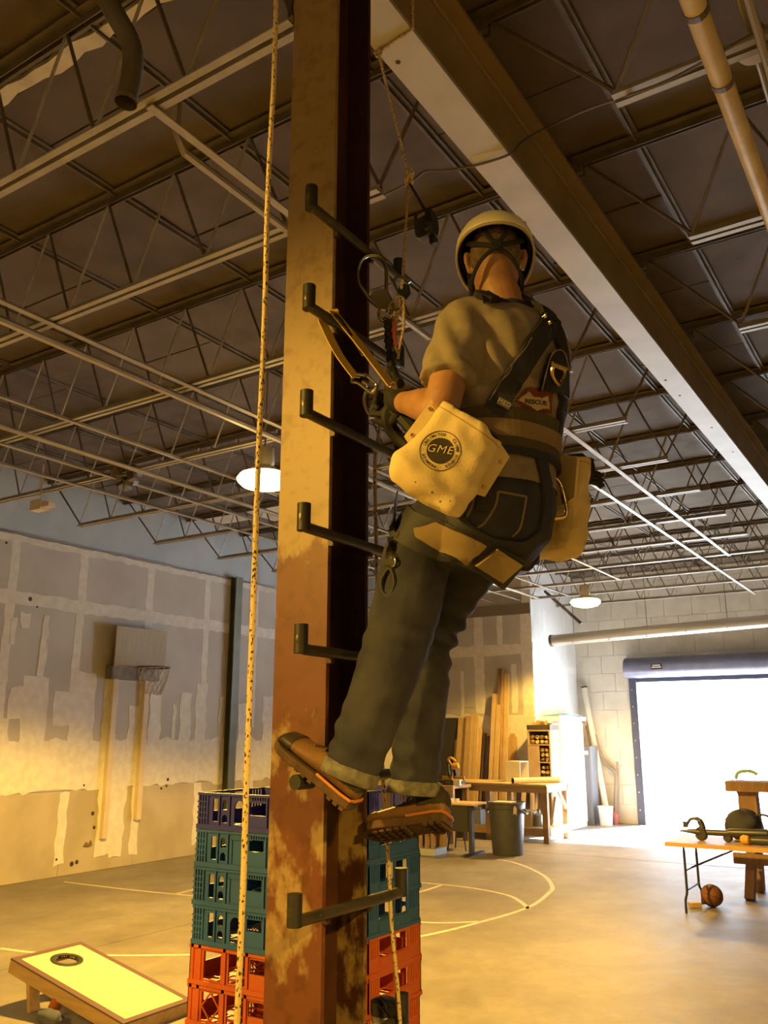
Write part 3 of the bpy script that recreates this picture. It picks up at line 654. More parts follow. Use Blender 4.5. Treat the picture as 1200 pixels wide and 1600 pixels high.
# ================================================================== cornhole board
M_cy = mat('yellow_gloss_paint', (.95, .93, .42), .25)
M_cb = mat('purple_brown_border', (.13, .075, .085), .45)
M_pine = mat('pine_frame', (.42, .28, .12), .6, col2=(.5, .35, .17), scale=3, stretch=(1, 8, 8))
ch = thing('cornhole_board', (-5.35, 4.57, 0), 'bright yellow cornhole board with dark border and round hole at lower left', 'game board')
xa_, xb_, ya_, yb_, za_, zb_ = -5.97, -4.75, 4.27, 4.88, .325, .095
def ct(u, v, w=0):     # u 0..1 from high rear end to low front, v 0..1 across
    nrm = V(za_ - zb_, 0, xb_ - xa_).normalized()
    return V(xa_ + (xb_ - xa_) * u, ya_ + (yb_ - ya_) * v, za_ + (zb_ - za_) * u) + nrm * w
hc, hr = (.19, .5), .083
def plate_hole(r_u, u0, u1, v0, v1, w0, w1, n=48):
    mb = MB(); Lx, Ly = 1.24, yb_ - ya_; inner = []; outer = []
    for k in range(n):
        a = 2 * PI * k / n; dx, dy = math.cos(a), math.sin(a)
        inner.append((hc[0] + r_u * dx / Lx, hc[1] + r_u * dy / Ly))
        s = min([((u1 if dx > 0 else u0) - hc[0]) * Lx / dx if abs(dx) > 1e-6 else 1e9, ((v1 if dy > 0 else v0) - hc[1]) * Ly / dy if abs(dy) > 1e-6 else 1e9])
        outer.append((hc[0] + s * dx / Lx, hc[1] + s * dy / Ly))
    vs = []; fs = []
    for w in (w0, w1): vs += [ct(a, c, w) for a, c in inner] + [ct(a, c, w) for a, c in outer]
    for k in range(n):
        j = (k + 1) % n
        fs += [(k, j, n + j, n + k), (2 * n + k, 3 * n + k, 3 * n + j, 2 * n + j), (k, 2 * n + k, 2 * n + j, j), (n + k, n + j, 3 * n + j, 3 * n + k)]
    # fill rectangle corners
    mb.add(vs, fs)
    for cu, cv in ((u0, v0), (u0, v1), (u1, v0), (u1, v1)):
        best = sorted(range(n), key=lambda k: (outer[k][0] - cu) ** 2 * 4 + (outer[k][1] - cv) ** 2)[:2]
        p, q = outer[best[0]], outer[best[1]]
        mb.add([ct(p[0], p[1], w1), ct(q[0], q[1], w1), ct(cu, cv, w1)], [(0, 1, 2)])
    return mb
deck = obj('deck', plate_hole(hr, .045, .965, .08, .92, -.012, .001), M_cy, ch)
obj('border', MB().panel(lambda u, v, w: ct(u, v, w), 0, 1, 0, 1, [(.045, .965, .08, .92)], -.012), M_cb, ch)
n_ = 40; vs = []; 
rmb = MB(); rings = []
for k in range(n_):
    a = 2 * PI * k / n_; rg = []
    for rad, w in ((.083, -.02), (.083, .006), (.098, .011), (.118, .006), (.118, .0005), (.100, .0005)):
        rg.append(ct(hc[0] + rad * math.cos(a) / 1.24, hc[1] + rad * math.sin(a) / (yb_ - ya_), w))
    rings.append(rg)
rmb.loft(rings, closed=True)
obj('hole_ring', rmb, mat('black_ring', (.035, .03, .02), .45), ch, smooth=True)
for v in (.02, .98):
    obj('side_rail', MB().add([ct(0, v - .02, -.012), ct(1, v - .02, -.012), ct(1, v - .02, -.095), ct(0, v - .02, -.1), ct(0, v + .02, -.012), ct(1, v + .02, -.012), ct(1, v + .02, -.095), ct(0, v + .02, -.1)], [(0, 1, 2, 3), (7, 6, 5, 4), (0, 4, 5, 1), (3, 2, 6, 7), (0, 3, 7, 4), (1, 5, 6, 2)]), M_pine, ch)
obj('end_rail', MB().add([ct(0, .03, -.012), ct(.018, .03, -.012), ct(.018, .03, -.1), ct(0, .03, -.1), ct(0, .97, -.012), ct(.018, .97, -.012), ct(.018, .97, -.1), ct(0, .97, -.1)], [(0, 1, 2, 3), (7, 6, 5, 4), (0, 4, 5, 1), (3, 2, 6, 7), (0, 3, 7, 4), (1, 5, 6, 2)]), M_pine, ch)
obj('end_rail', MB().add([ct(.982, .03, -.012), ct(1, .03, -.012), ct(1, .03, -.095), ct(.982, .03, -.095), ct(.982, .97, -.012), ct(1, .97, -.012), ct(1, .97, -.095), ct(.982, .97, -.095)], [(0, 1, 2, 3), (7, 6, 5, 4), (0, 4, 5, 1), (3, 2, 6, 7), (0, 3, 7, 4), (1, 5, 6, 2)]), M_pine, ch)
for y in (ya_ + .06, yb_ - .06): obj('leg', MB().bar((-5.80, y, .27), (-5.74, y, 0.0), .036, .08, up=(0, 1, 0)), M_pine, ch)
# bundle lying under the board
bp0 = onz(78, 1590, .05)
t = thing('cloth_bundle', (bp0.x, bp0.y, 0), 'grey and orange cloth bundle lying under the cornhole board', 'bag')
def blob(c, r, seed, sq=(1, 1, 1), amp=.25, n=16, m=10):
    mb = MB(); rings = []
    for i in range(1, m):
        a = PI * i / m; rg = []
        for k in range(n):
            th = 2 * PI * k / n; p = V(math.sin(a) * math.cos(th), math.sin(a) * math.sin(th), -math.cos(a))
            f = 1 + amp * noise.noise(p * 1.7 + V(seed, seed * 2, 0))
            rg.append(Vector(c) + V(p.x * sq[0], p.y * sq[1], p.z * sq[2]) * r * f)
        rings.append(rg)
    return mb.loft(rings)
obj('bundle', blob((bp0.x, bp0.y, .05), .085, 3, (1.3, .8, .55), .3), mat('grey_cloth', (.07, .08, .13), .8), t, smooth=2)
obj('bundle_flap', blob((bp0.x - .07, bp0.y + .09, .09), .05, 5, (.6, 1, 1.1), .3), mat('orange_cloth', (.4, .12, .03), .8), t, smooth=2)
obj('pale_disc', MB().lathe([(.001, .0), (.09, .001), (.09, .012), (.001, .014)], (bp0.x + .06, bp0.y - .03, 0), 20), mat('pale_disc', (.55, .42, .22), .6), t)

# ================================================================== basketball hoop on the left wall
hp_ = thing('basketball_hoop', (WX, 9.15, 0), 'home-made basketball hoop with wooden backboard on the left wall', 'hoop')
M_bb = mat('backboard_wood', (.33, .26, .165), .7, col2=(.26, .20, .125), scale=5, stretch=(1, 14, .6))
M_bbd = mat('mount_board', (.13, .11, .085), .8, col2=(.19, .16, .13), scale=8)
obj('backboard', MB().bx(WX + .16, WX + .185, 8.70, 9.70, 2.86, 3.46), M_bb, hp_)
obj('mount_board', MB().bx(WX, WX + .16, 8.70, 9.62, 2.68, 2.87), M_bbd, hp_)
obj('support_post', MB().bx(WX, WX + .08, 8.81, 8.90, .43, 2.68), mat('post_pine', (.62, .52, .36), .7, col2=(.68, .58, .42), scale=3), hp_)
obj('support_post', MB().bx(WX, WX + .08, 9.42, 9.51, .64, 2.68), mat('post_pine', (.62, .52, .36), .7), hp_)
rc = V(WX + .44, 9.24, 2.86)
obj('rim', MB().torus(rc, .235, .012, n=32).bx(WX + .18, WX + .215, 9.2, 9.4, 2.80, 2.87), mat('rim_iron', (.10, .06, .045), .6), hp_, smooth=True)
nmb = MB()
for k in range(14):
    for s in (-1, 1):
        pts = []
        for q in range(7):
            f = q / 6; R = .235 - .11 * f + .02 * math.sin(f * PI); a = 2 * PI * (k + s * f * 2.0) / 14
            pts.append(rc + V(R * math.cos(a), R * math.sin(a), -.40 * f + .01 * math.sin(k * 3 + q)))
        nmb.tube(pts, .0042, 4)
obj('net', nmb, mat('net_cord', (.42, .36, .27), .9), hp_)

# green steel post against the left wall
gc = thing('wall_column', (WX + .06, 11.4, 0), 'dark green steel H-post standing against the left wall', 'column')
M_green = mat('green_post', (.075, .08, .045), .6, col2=(.10, .10, .06), scale=4)
obj('flange', MB().bx(WX + .12, WX + .135, 11.31, 11.48, 0, 4.6), M_green, gc)
obj('flange', MB().bx(WX + .006, WX + .02, 11.31, 11.48, 0, 4.6), M_green, gc)
obj('web', MB().bx(WX + .02, WX + .12, 11.39, 11.40, 0, 4.6), M_green, gc)

# ================================================================== high-bay lamps
M_glow = mat('sodium_lens', (1, .8, .4), .4, emit=(1.0, .66, .22), estr=30)
M_house = mat('lamp_housing', (.25, .22, .17), .5, metal=.3)
def lamp(x, y, z, label, r=.235, watts=LAMP_W, cone=146):
    t = thing('high_bay_lamp', (x, y, z), label, 'lamp', 'sodium high-bay lamps')
    p = V(x, y, z)
    obj('ballast', MB().lathe([(.05, .36), (.09, .35), (.095, .20), (.07, .17), (.06, .15)], p, 16), M_house, t, smooth=True)
    obj('hanger', MB().cyl(p + V(0, 0, .34), V(x, y, ROOF - .03), .008, n=6).torus(p + V(0, 0, .37), .02, .005, (1, 0, 0), 12, 6), M_house, t)
    obj('reflector', MB().lathe([(.06, .17), (.10, .165), (r * .8, .10), (r, .055), (r + .006, .05), (r, .05), (r * .8, .09), (.1, .155)], p, 24), mat('lamp_reflector', (.6, .52, .38), .35), t, smooth=True)
    obj('lens', MB().lathe([(.001, -.045), (r * .45, -.04), (r * .8, -.015), (r * .98, .03), (r, .055), (r * .9, .09), (.001, .12)], p, 24), M_glow, t, smooth=True)
    ld = bpy.data.lights.new('sodium_bulb', 'SPOT'); ld.energy = watts * 4; ld.color = LAMP_COL; ld.spot_size = math.radians(cone); ld.spot_blend = .22; ld.shadow_soft_size = .10
    lo = bpy.data.objects.new('sodium_bulb', ld); COL.objects.link(lo); lo.parent = t; lo.location = (0, 0, -.16)
    return t
lp1 = onz(412, 757, 4.15); lp2 = onz(915, 945, 4.15)
lamp(lp1.x, lp1.y, 4.15, 'glowing sodium high-bay lamp seen between the rope and the column', .25, watts=LAMP_W * 1.9)
lamp(lp2.x, lp2.y, 4.15, 'glowing sodium high-bay lamp in front of the roll-up door bay', .27, watts=LAMP_W * .85)
lamp(-3.4, -1.6, 4.15, 'sodium high-bay lamp behind the photographer, left row', watts=LAMP_W * .9, cone=172)
lamp(2.4, -.6, 4.15, 'sodium high-bay lamp behind the photographer, right row', watts=LAMP_W * .9, cone=142)

# ================================================================== roll-up door
M_roll = mat('roller_steel', (.17, .18, .27), .35, metal=.35, col2=(.20, .21, .30), scale=4)
M_guide = mat('guide_rail', (.06, .065, .10), .5, metal=.3)
dr = thing('door_1', (DOOR_X0, BACK_Y, 0), kind='structure'); dr['label'] = 'wide roll-up door, fully raised, daylight outside'
prof = []
for k in range(13):
    a = PI * (-.25 + 1.1 * k / 12); prof.append((BACK_Y - .23 - .22 * math.cos(a - .35), 3.27 + .21 * math.sin(a - .35)))
poly = [(BACK_Y - .01, 3.10)] + [(y, z) for y, z in sorted(prof, key=lambda q: q[1]) if y < BACK_Y - .05] + [(BACK_Y - .01, 3.50)]
poly = [(BACK_Y - .01, 3.07), (BACK_Y - .30, 3.07), (BACK_Y - .40, 3.11), (BACK_Y - .45, 3.19), (BACK_Y - .46, 3.28), (BACK_Y - .43, 3.38), (BACK_Y - .36, 3.46), (BACK_Y - .26, 3.50), (BACK_Y - .01, 3.51)]
obj('roll_hood', MB().prism([(DOOR_X0 - .12, y, z) for y, z in poly], (DOOR_X1 - DOOR_X0 + .24, 0, 0)), M_roll, dr, smooth=True)
obj('guide', MB().bx(DOOR_X0 - .12, DOOR_X0 + .05, BACK_Y - .09, BACK_Y - .0, 0, 3.07).bx(DOOR_X0 + .03, DOOR_X0 + .05, BACK_Y - .12, BACK_Y - .09, 0, 3.07), M_guide, dr)
obj('guide', MB().bx(DOOR_X1 - .05, DOOR_X1 + .12, BACK_Y - .09, BACK_Y - .0, 0, 3.07), M_guide, dr)
for k in range(8): obj('guide_bolt', MB().cyl((DOOR_X0 - .06, BACK_Y - .1, .3 + k * .36), (DOOR_X0 - .06, BACK_Y - .085, .3 + k * .36), .015, n=8), M_bolt, dr)
obj('curtain_edge', MB().bx(DOOR_X0 + .05, DOOR_X1 - .05, BACK_Y - .07, BACK_Y - .04, 2.98, 3.09), M_guide, dr)
lb = V(-5.28, BACK_Y - .468, 3.28)
lbl = obj('label_plate', MB().box(lb, (.24, .012, .12)), mat('label_black', (.03, .03, .03), .5), dr)
for dz, w in ((.025, .16), (-.015, .2)): obj('label_print', MB().box(lb + V(0, -.007, dz), (w, .002, .022)), mat('label_print', (.6, .58, .5), .5), lbl)

# radiant tube heater across the bay
M_galv = mat('tube_galvanised', (.52, .50, .46), .35, metal=.3)
tb = thing('tube_heater', (-6.95, 17.2, 3.78), 'long round tube heater hung across in front of the roll-up door', 'heater')
ta, tb2 = V(-6.95, 17.2, 3.775), V(1.5, 17.2, 4.03)
obj('tube', MB().tube([ta, tb2], .115, 24, cap=False), M_galv, tb, smooth=True)
hood = MB(); r0 = []
for p in (ta + V(.02, 0, .04), tb2 + V(0, 0, .04)):
    r0.append([p + V(0, -.24, -.09), p + V(0, -.13, .09), p + V(0, .13, .09), p + V(0, .24, -.09), p + V(0, .235, -.095), p + V(0, .125, .08), p + V(0, -.125, .08), p + V(0, -.235, -.095)])
obj('end_collar', MB().tube([ta + V(-.01, 0, 0), ta + V(.05, 0, .002)], .122, 20, cap=False), M_steel_d, tb, smooth=True)
for k in range(8):
    p = ta.lerp(tb2, .06 + k * .09)
    obj('hook', MB().tube([p + V(0, -.09, .0), p + V(0, -.10, -.09), p + V(.02, -.10, -.13), p + V(.03, -.10, -.09)], .008, 6), M_galv, tb)
    if k % 2 == 0: obj('hanger_chain', MB().cyl(p + V(0, 0, .1), V(p.x, p.y, ROOF), .006, n=5), M_steel_d, tb)
obj('hook_wire', MB().tube([ta + V(.3, -.10, -.10), tb2 + V(0, -.10, -.10)], .006, 5), M_galv, tb)
obj('duct_brace', MB().bar((-7.2, 17.6, 4.9), (-6.3, 17.3, 4.1), .05, .05), M_steel_d, None, 'slanting grey brace above the end of the tube heater', 'brace', base=(-7.2, 17.6, 4.9))

# ================================================================== workshop corner
M_lum = [mat('lumber_pale', (.62, .46, .24), .7, col2=(.53, .37, .18), scale=4, stretch=(9, 9, .6)), mat('lumber_mid', (.50, .35, .17), .7, col2=(.42, .28, .13), scale=4, stretch=(9, 9, .6)), mat('lumber_dark', (.20, .12, .055), .75, col2=(.26, .16, .08), scale=4, stretch=(9, 9, .6)), mat('lumber_grey', (.16, .13, .12), .8, col2=(.2, .17, .15), scale=4, stretch=(9, 9, .6))]
def plank(px0, px1, top, m, label, yw=NOOK_Y - .03, yb=NOOK_Y - .45, th=.04, point=False):
    a, c = ony(px0, top, yw), ony(px1, top, yw); z = a.z; w = c.x - a.x
    out = [(a.x, yb, 0), (c.x, yb, 0), (c.x, yw, z - (.12 if point else 0)), (a.x, yw, z - (.12 if point else 0))]
    if point: out.insert(3, ((a.x + c.x) / 2, yw, z))
    return obj('plank', MB().prism(out, (0, -th, 0)), m, None, label, 'plank', 'lumber leaning on the nook wall', base=((a.x + c.x) / 2, yb, 0))
pl_ = [(713, 717, 1146, 1, 'thin narrow stick left of the short lumber group'), (717.5, 725, 1122, 1, 'short pale plank, leftmost of the lumber group behind the saw'), (725.5, 729, 1124, 2, 'short dark plank squeezed second from left behind the saw'), (729.5, 736.5, 1118, 1, 'short tan plank, third from left behind the saw'),
       (737, 743, 1117, 0, 'short pale plank in the middle of the group behind the saw'), (743.5, 749, 1117, 0, 'short pale plank right of middle in the group behind the saw'), (749.5, 754, 1138, 0, 'shortest pale plank at the right of the group behind the saw'),
       (757, 760.5, 1145, 2, 'short dark plank in the shade between the two lumber groups'), (762, 765.5, 1150, 3, 'grey weathered plank just left of the tall boards'),
       (770.5, 776.5, 1084, 0, 'tall pale board, left one of the equal pair'), (777.5, 784, 1085, 0, 'tall pale board, right one of the equal pair'),
       (779.5, 784, 1045, 2, 'tallest brown board behind the pale pair'), (785, 788.5, 1047, 1, 'tall narrow board between the brown and the rightmost'), (789.5, 796, 1053, 0, 'tall pale board at the right end of the lumber')]
for k, (a, c, tp, mi, lab) in enumerate(pl_): plank(a, c, tp, M_lum[mi], lab, yw=NOOK_Y - .02 - .055 * (1 if k in (9, 10) else 0), yb=NOOK_Y - (.42 if k not in (9, 10) else .55))
pp = plank(830, 841, 1152, M_lum[3], 'dark grey pointed board beside the firewood rack', point=True); plank(843, 846, 1158, M_lum[0], 'thin pale lath beside the grey pointed board')
a, c = ony(795, 1146, NOOK_Y - .03), ony(809, 1146, NOOK_Y - .03)
ob = MB(); pts = [(a.x, NOOK_Y - .3, .02), (c.x, NOOK_Y - .3, .02), (c.x, NOOK_Y - .06, a.z - .1), (c.x - .06, NOOK_Y - .05, a.z), (a.x + .06, NOOK_Y - .05, a.z), (a.x, NOOK_Y - .06, a.z - .1)]
obj('plywood_offcut', ob.prism(pts, (0, -.02, 0)), M_lum[1], None, 'orange-tan plywood piece with rounded top leaning on the nook wall', 'board', base=pts[0])
a, c = ony(690, 1122, NOOK_Y - .03), ony(717, 1122, NOOK_Y - .03)
obj('black_sheet', MB().prism([(a.x - .5, NOOK_Y - .25, 0), (c.x, NOOK_Y - .25, 0), (c.x, NOOK_Y - .02, a.z), (a.x - .5, NOOK_Y - .02, a.z)], (0, -.02, 0)), mat('black_sheet', (.035, .035, .032), .7), None, 'black sheet leaning on the nook wall left of the lumber', 'sheet', base=(c.x, NOOK_Y - .25, 0))

# workbench: x -9.3..-6.3, y 15.1..16.1, top at 1.0
M_bench = mat('bench_wood', (.36, .235, .11), .65, col2=(.44, .30, .15), scale=5, stretch=(.7, 8, 8))
M_bench_d = mat('bench_leg_wood', (.24, .15, .07), .7, col2=(.30, .19, .09), scale=5)
M_ptop = mat('bench_top_ply', (.58, .44, .26), .55, col2=(.64, .50, .31), scale=3)
bx0, bx1, by0, by1, bzt = -8.75, -6.32, 15.12, 16.16, 1.0
wb_ = thing('workbench', ((bx0 + bx1) / 2, (by0 + by1) / 2, 0), 'long wooden workbench with lower shelf behind the trash can', 'workbench')
obj('worktop', MB().bx(bx0, bx1, by0 - .03, by1 + .03, bzt - .03, bzt), M_ptop, wb_)
for x in (bx0 + .06, -7.5, bx1 - .06):
    for y in (by0 + .05, by1 - .05): obj('leg', MB().bx(x - .05, x + .05, y - .045, y + .045, 0, bzt - .03), M_bench_d if y < 15.5 else M_bench, wb_)
obj('apron', MB().bx(bx0, bx1, by0, by0 + .04, bzt - .15, bzt - .03), M_bench, wb_); obj('apron', MB().bx(bx0, bx1, by1 - .04, by1, bzt - .15, bzt - .03), M_bench, wb_)
obj('end_apron', MB().bx(bx1 - .05, bx1 - .01, by0 + .09, by1 - .09, bzt - .14, bzt - .03), M_ptop, wb_)
obj('shelf', MB().bx(bx0 + .02, bx1 - .1, by0 + .1, by1 - .1, .22, .25), M_ptop, wb_)
obj('shelf_rail', MB().bx(bx0, bx1 - .02, by0 + .01, by0 + .05, .12, .24), M_bench, wb_); obj('end_rail', MB().bx(bx1 - .05, bx1, by0 + .09, by1 - .09, .13, .26), M_ptop, wb_)
obj('brace', MB().bar((bx1 - .03, by1 - .1, .55), (bx1 - .03, by0 + .55, .92), .03, .08), M_bench, wb_)
# saw bench to the left, slightly lower, with the mitre saw
sb = thing('saw_bench', (-8.3, 14.6, 0), 'low wooden saw bench behind the climber\'s boot', 'workbench')
obj('benchtop', MB().bx(-9.2, -7.72, 14.2, 14.9, .93, .98), M_bench, sb)
for x in (-9.1, -7.8):
    for y in (14.27, 14.83): obj('leg', MB().bx(x - .05, x + .05, y - .05, y + .05, 0, .93), M_bench_d, sb)
obj('apron', MB().bx(-9.2, -7.72, 14.2, 14.25, .83, .93), M_bench, sb); obj('shelf', MB().bx(-9.1, -7.8, 14.25, 14.85, .58, .61), M_bench, sb); obj('dark_back', MB().bx(-9.1, -7.86, 14.8, 14.83, .61, .9), mat('black_sheet', (.035, .035, .032), .7), sb)
# mitre saw
sp_ = ony(706, 1222, 14.5); sp_.z = .98
M_yel = mat('saw_yellow', (.60, .34, .05), .4); M_blk = mat('saw_black', (.03, .03, .03), .5); M_alu = mat('saw_alloy', (.62, .63, .64), .25, metal=.8); M_wht = mat('white_plastic', (.75, .74, .70), .4)
ms = thing('mitre_saw', sp_, 'yellow and black mitre saw standing on the saw bench', 'saw')
obj('base', MB().lathe([(.001, 0), (.17, 0), (.18, .03), (.16, .06), (.001, .06)], sp_, 18).box(sp_ + V(0, 0, .05), (.5, .14, .06)), M_blk, ms)
obj('fence', MB().box(sp_ + V(-.12, .05, .11), (.2, .03, .09)).box(sp_ + V(.14, .05, .11), (.2, .03, .09)), M_yel, ms)
obj('arm', MB().bar(sp_ + V(.03, .15, .06), sp_ + V(.02, .08, .34), .06, .08), M_blk, ms)
obj('blade_guard', MB().lathe([(.001, -.025), (.12, -.025), (.13, -.015), (.13, .015), (.12, .025), (.001, .025)], sp_ + V(-.03, -.03, .28), 20, (1, .25, 0)), M_blk, ms, smooth=True)
obj('blade', MB().lathe([(.001, -.002), (.125, -.002), (.125, .002), (.001, .002)], sp_ + V(-.045, -.035, .23), 24, (1, .25, 0)), M_alu, ms)
obj('motor', MB().lathe([(.03, -.09), (.055, -.07), (.06, .03), (.05, .06)], sp_ + V(.07, .02, .33), 14, (1, .2, .15)), M_yel, ms, smooth=True)
obj('handle', MB().tube(cat_rom([sp_ + V(.0, -.02, .36), sp_ + V(-.02, -.08, .45), sp_ + V(.05, -.10, .48), sp_ + V(.10, -.03, .42)], 5), .02, 8), M_yel, ms, smooth=True)
obj('side_shoe', MB().box(sp_ + V(.17, -.08, .05), (.13, .12, .1)), M_wht, ms)
# white cubby box on the bench
p0, p1 = ony(797, 1215, 15.75), ony(838, 1188, 15.75)
cb_ = thing('cubby_box', (p0.x, 15.75, 1.0), 'cream open-sided wooden box standing on the workbench', 'box')
M_cream = mat('cream_paint', (.70, .64, .50), .6)
w_ = .46; x0 = p0.x; zt_ = 1.38
for mbx, nm in ((MB().bx(x0, x0 + .3, 15.55, 15.57, 1.0, zt_), 'side_panel'), (MB().bx(x0, x0 + .3, 15.93, 15.95, 1.0, zt_), 'side_panel'), (MB().bx(x0, x0 + .3, 15.57, 15.93, 1.0, 1.02), 'bottom'), (MB().bx(x0, x0 + .3, 15.57, 15.93, zt_ - .02, zt_), 'top'), (MB().bx(x0, x0 + .015, 15.57, 15.93, 1.02, zt_ - .02), 'back_panel')):
    obj(nm, mbx, M_cream, cb_)
# cardboard tube lying on the bench
ta = V(-6.98, 15.12, 1.052); te = V(-6.42, 15.95, 1.052)
t = thing('cardboard_tube', (ta.x, ta.y, 1.0), 'white cardboard tube lying across the bench end', 'tube')
obj('tube', MB().tube([ta, te], .052, 18, cap=False), mat('card_white', (.68, .62, .54), .6), t, smooth=True)
obj('tube_core', MB().tube([ta + V(.004, .006, 0), te], .045, 18), mat('dark_core', (.03, .025, .02), .9), t, smooth=True)
# things on the shelf and under the bench
def carton(x, y, z, s, m, lab, slot=True):
    t = thing('carton', (x, y, z), lab, 'box'); obj('box_body', MB().bx(x - s[0] / 2, x + s[0] / 2, y - s[1] / 2, y + s[1] / 2, z, z + s[2]), m, t)
    if slot: obj('hand_slot', MB().bx(x - .05, x + .05, y - s[1] / 2 - .003, y - s[1] / 2 + .01, z + s[2] * .35, z + s[2] * .55), M_hole, t)
    obj('lid_flap', MB().bx(x - s[0] / 2 - .005, x + s[0] / 2 + .005, y - s[1] / 2 - .005, y + s[1] / 2 + .005, z + s[2], z + s[2] + .008), m, t)
carton(-6.95, 15.5, .25, (.42, .3, .26), mat('cardboard', (.42, .31, .17), .8), 'cardboard box with hand slot on the bench shelf')
t = thing('grey_canister', (-6.66, 15.5, .25), 'grey steel canister on the bench shelf beside the cardboard box', 'canister')
obj('canister_body', MB().lathe([(.001, 0), (.07, 0), (.075, .02), (.075, .2), (.03, .24), (.03, .27), (.001, .27)], (-6.66, 15.5, .25), 16), mat('steel_blue', (.30, .33, .36), .3, metal=.5), t, smooth=True)
obj('canister_cap', MB().lathe([(.032, .27), (.032, .3), (.001, .305)], (-6.66, 15.5, .25), 12), M_blk, t)
for k, (x, y, dx, dz, w) in enumerate([(-6.55, 15.8, .06, .75, .05), (-7.15, 16.25, .02, .9, .07), (-6.9, 16.3, -.03, .85, .06), (-7.35, 16.28, .03, .92, .08)]):
    obj('offcut', MB().bar((x, y, .25 if k == 0 else 0), (x + dx, y + .1, dz), w, .03, up=(0, 1, 0)), M_lum[0 if k % 2 else 1], None, ['tan offcut standing on the bench shelf end', 'pale offcut leaning behind the workbench, left of centre', 'tan offcut leaning behind the workbench, right', 'pale wide offcut leaning behind the workbench, left'][k], 'offcut', 'offcuts around the workbench', base=(x, y, .25 if k == 0 else 0))
obj('blue_toolbox', MB().bx(-8.0, -7.72, 15.25, 15.5, .25, .5).bx(-7.95, -7.77, 15.36, 15.39, .5, .54).bx(-7.96, -7.94, 15.36, 15.39, .48, .53), mat('toolbox_blue', (.30, .36, .42), .4), None, 'grey-blue toolbox on the bench shelf left of the trash can', 'toolbox', base=(-7.86, 15.37, .25))
# trash can
tx, ty = -6.37, 13.52
M_can = mat('grey_can', (.05, .05, .053), .5, col2=(.062, .062, .066), scale=6)
tcn = thing('trash_can', (tx, ty, 0), 'round dark grey plastic trash can in front of the workbench', 'trash can')
obj('can_body', MB().lathe([(.001, 0), (.235, 0), (.245, .02), (.285, .66), (.285, .70), (.30, .71), (.305, .79), (.29, .80), (.28, .78), (.26, .7), (.225, .03), (.001, .03)], (tx, ty, 0), 32), M_can, tcn, smooth=True)
for s in (-1, 1):
    obj('handle', MB().tube(cat_rom([V(tx + s * .275, ty - .09, .7), V(tx + s * .335, ty - .06, .66), V(tx + s * .345, ty, .64), V(tx + s * .335, ty + .06, .66), V(tx + s * .275, ty + .09, .7)], 5), .02, 8), M_can, tcn, smooth=True)
obj('rim', MB().torus((tx, ty, .795), .298, .016, n=32), M_can, tcn, smooth=True)
sd_ = V(.36 * 0, 0, 0); an = math.atan2(-ty, -tx) + .35
obj('sticker', MB().prism([(tx + .303 * math.cos(an + q[0]), ty + .303 * math.sin(an + q[0]), .63 + q[1]) for q in ((0, 0), (.12, .02), (.2, -.02), (.22, .1), (.1, .14), (.02, .1))], (.004 * math.cos(an), .004 * math.sin(an), 0)), mat('torn_sticker', (.55, .45, .30), .7), tcn, label='torn pale sticker')
obj('board_scrap', MB().bx(tx - .2, tx + .12, ty - .1, ty + .14, .8, .812), M_cream, None, 'pale flat scrap resting on the trash can', 'scrap', base=(tx, ty, .8))
# school desk
dk = thing('school_desk', (-7.1, 13.25, 0), 'small black-sided school desk with wooden top left of the trash can', 'desk')
obj('desktop', MB().bx(-7.75, -6.72, 13.0, 13.5, .765, .795), mat('desk_top', (.58, .43, .22), .45), dk)
obj('modesty_panel', MB().bx(-7.72, -6.82, 13.02, 13.05, .36, .765), M_blk, dk)
for x in (-7.70, -6.80):
    obj('leg', MB().bx(x - .03, x + .03, 13.05, 13.14, .03, .765), M_blk, dk); obj('foot', MB().bx(x - .03, x + .03, 12.86, 13.5, 0, .035), M_blk, dk)
sc = thing('metal_stool', (-7.3, 13.6, 0), 'black metal-legged stool tucked behind the school desk', 'stool')
obj('seat', MB().lathe([(.001, .44), (.17, .44), (.175, .455), (.17, .47), (.001, .47)], (-7.3, 13.65, 0), 18), M_blk, sc)
for dx, dy in ((-.15, -.12), (.15, -.12), (-.15, .12), (.15, .12)): obj('leg', MB().cyl((-7.3 + dx * 1.15, 13.65 + dy * 1.15, 0), (-7.3 + dx * .7, 13.65 + dy * .7, .45), .013, n=8), M_blk, sc)
for k, (x, lab) in enumerate([(-7.62, 'small white cup at the left of the desk top'), (-7.5, 'small white cup second from left on the desk'), (-7.2, 'small white cup right of centre on the desk'), (-7.1, 'small white cup at the right on the desk')]):
    obj('cup', MB().lathe([(.001, 0), (.028, 0), (.036, .055), (.033, .055), (.026, .006), (.001, .006)], (x, 13.2, .795), 12), M_wht, None, lab, 'cup', 'white cups on the school desk', base=(x, 13.2, .795))
p = onz(672, 1334, 0)
t = thing('floor_crate', p, 'dark slatted crate on a pale base seen beyond the boots', 'crate')
obj('crate_base', MB().box(p + V(0, 0, .05), (.4, .4, .1)), mat('pale_blue_base', (.35, .38, .42), .5), t)
for k in range(4): obj('slat', MB().box(p + V(-.17 + k * .11, -.19, .28), (.06, .02, .36)), M_lum[2], t)
obj('crate_body', MB().panel(lambda u, v, w: p + V(u, .18 + w, v), -.2, .2, .1, .46, [], .02).bx(p.x - .2, p.x + .2, p.y - .2, p.y + .2, .44, .47), M_lum[2], t)
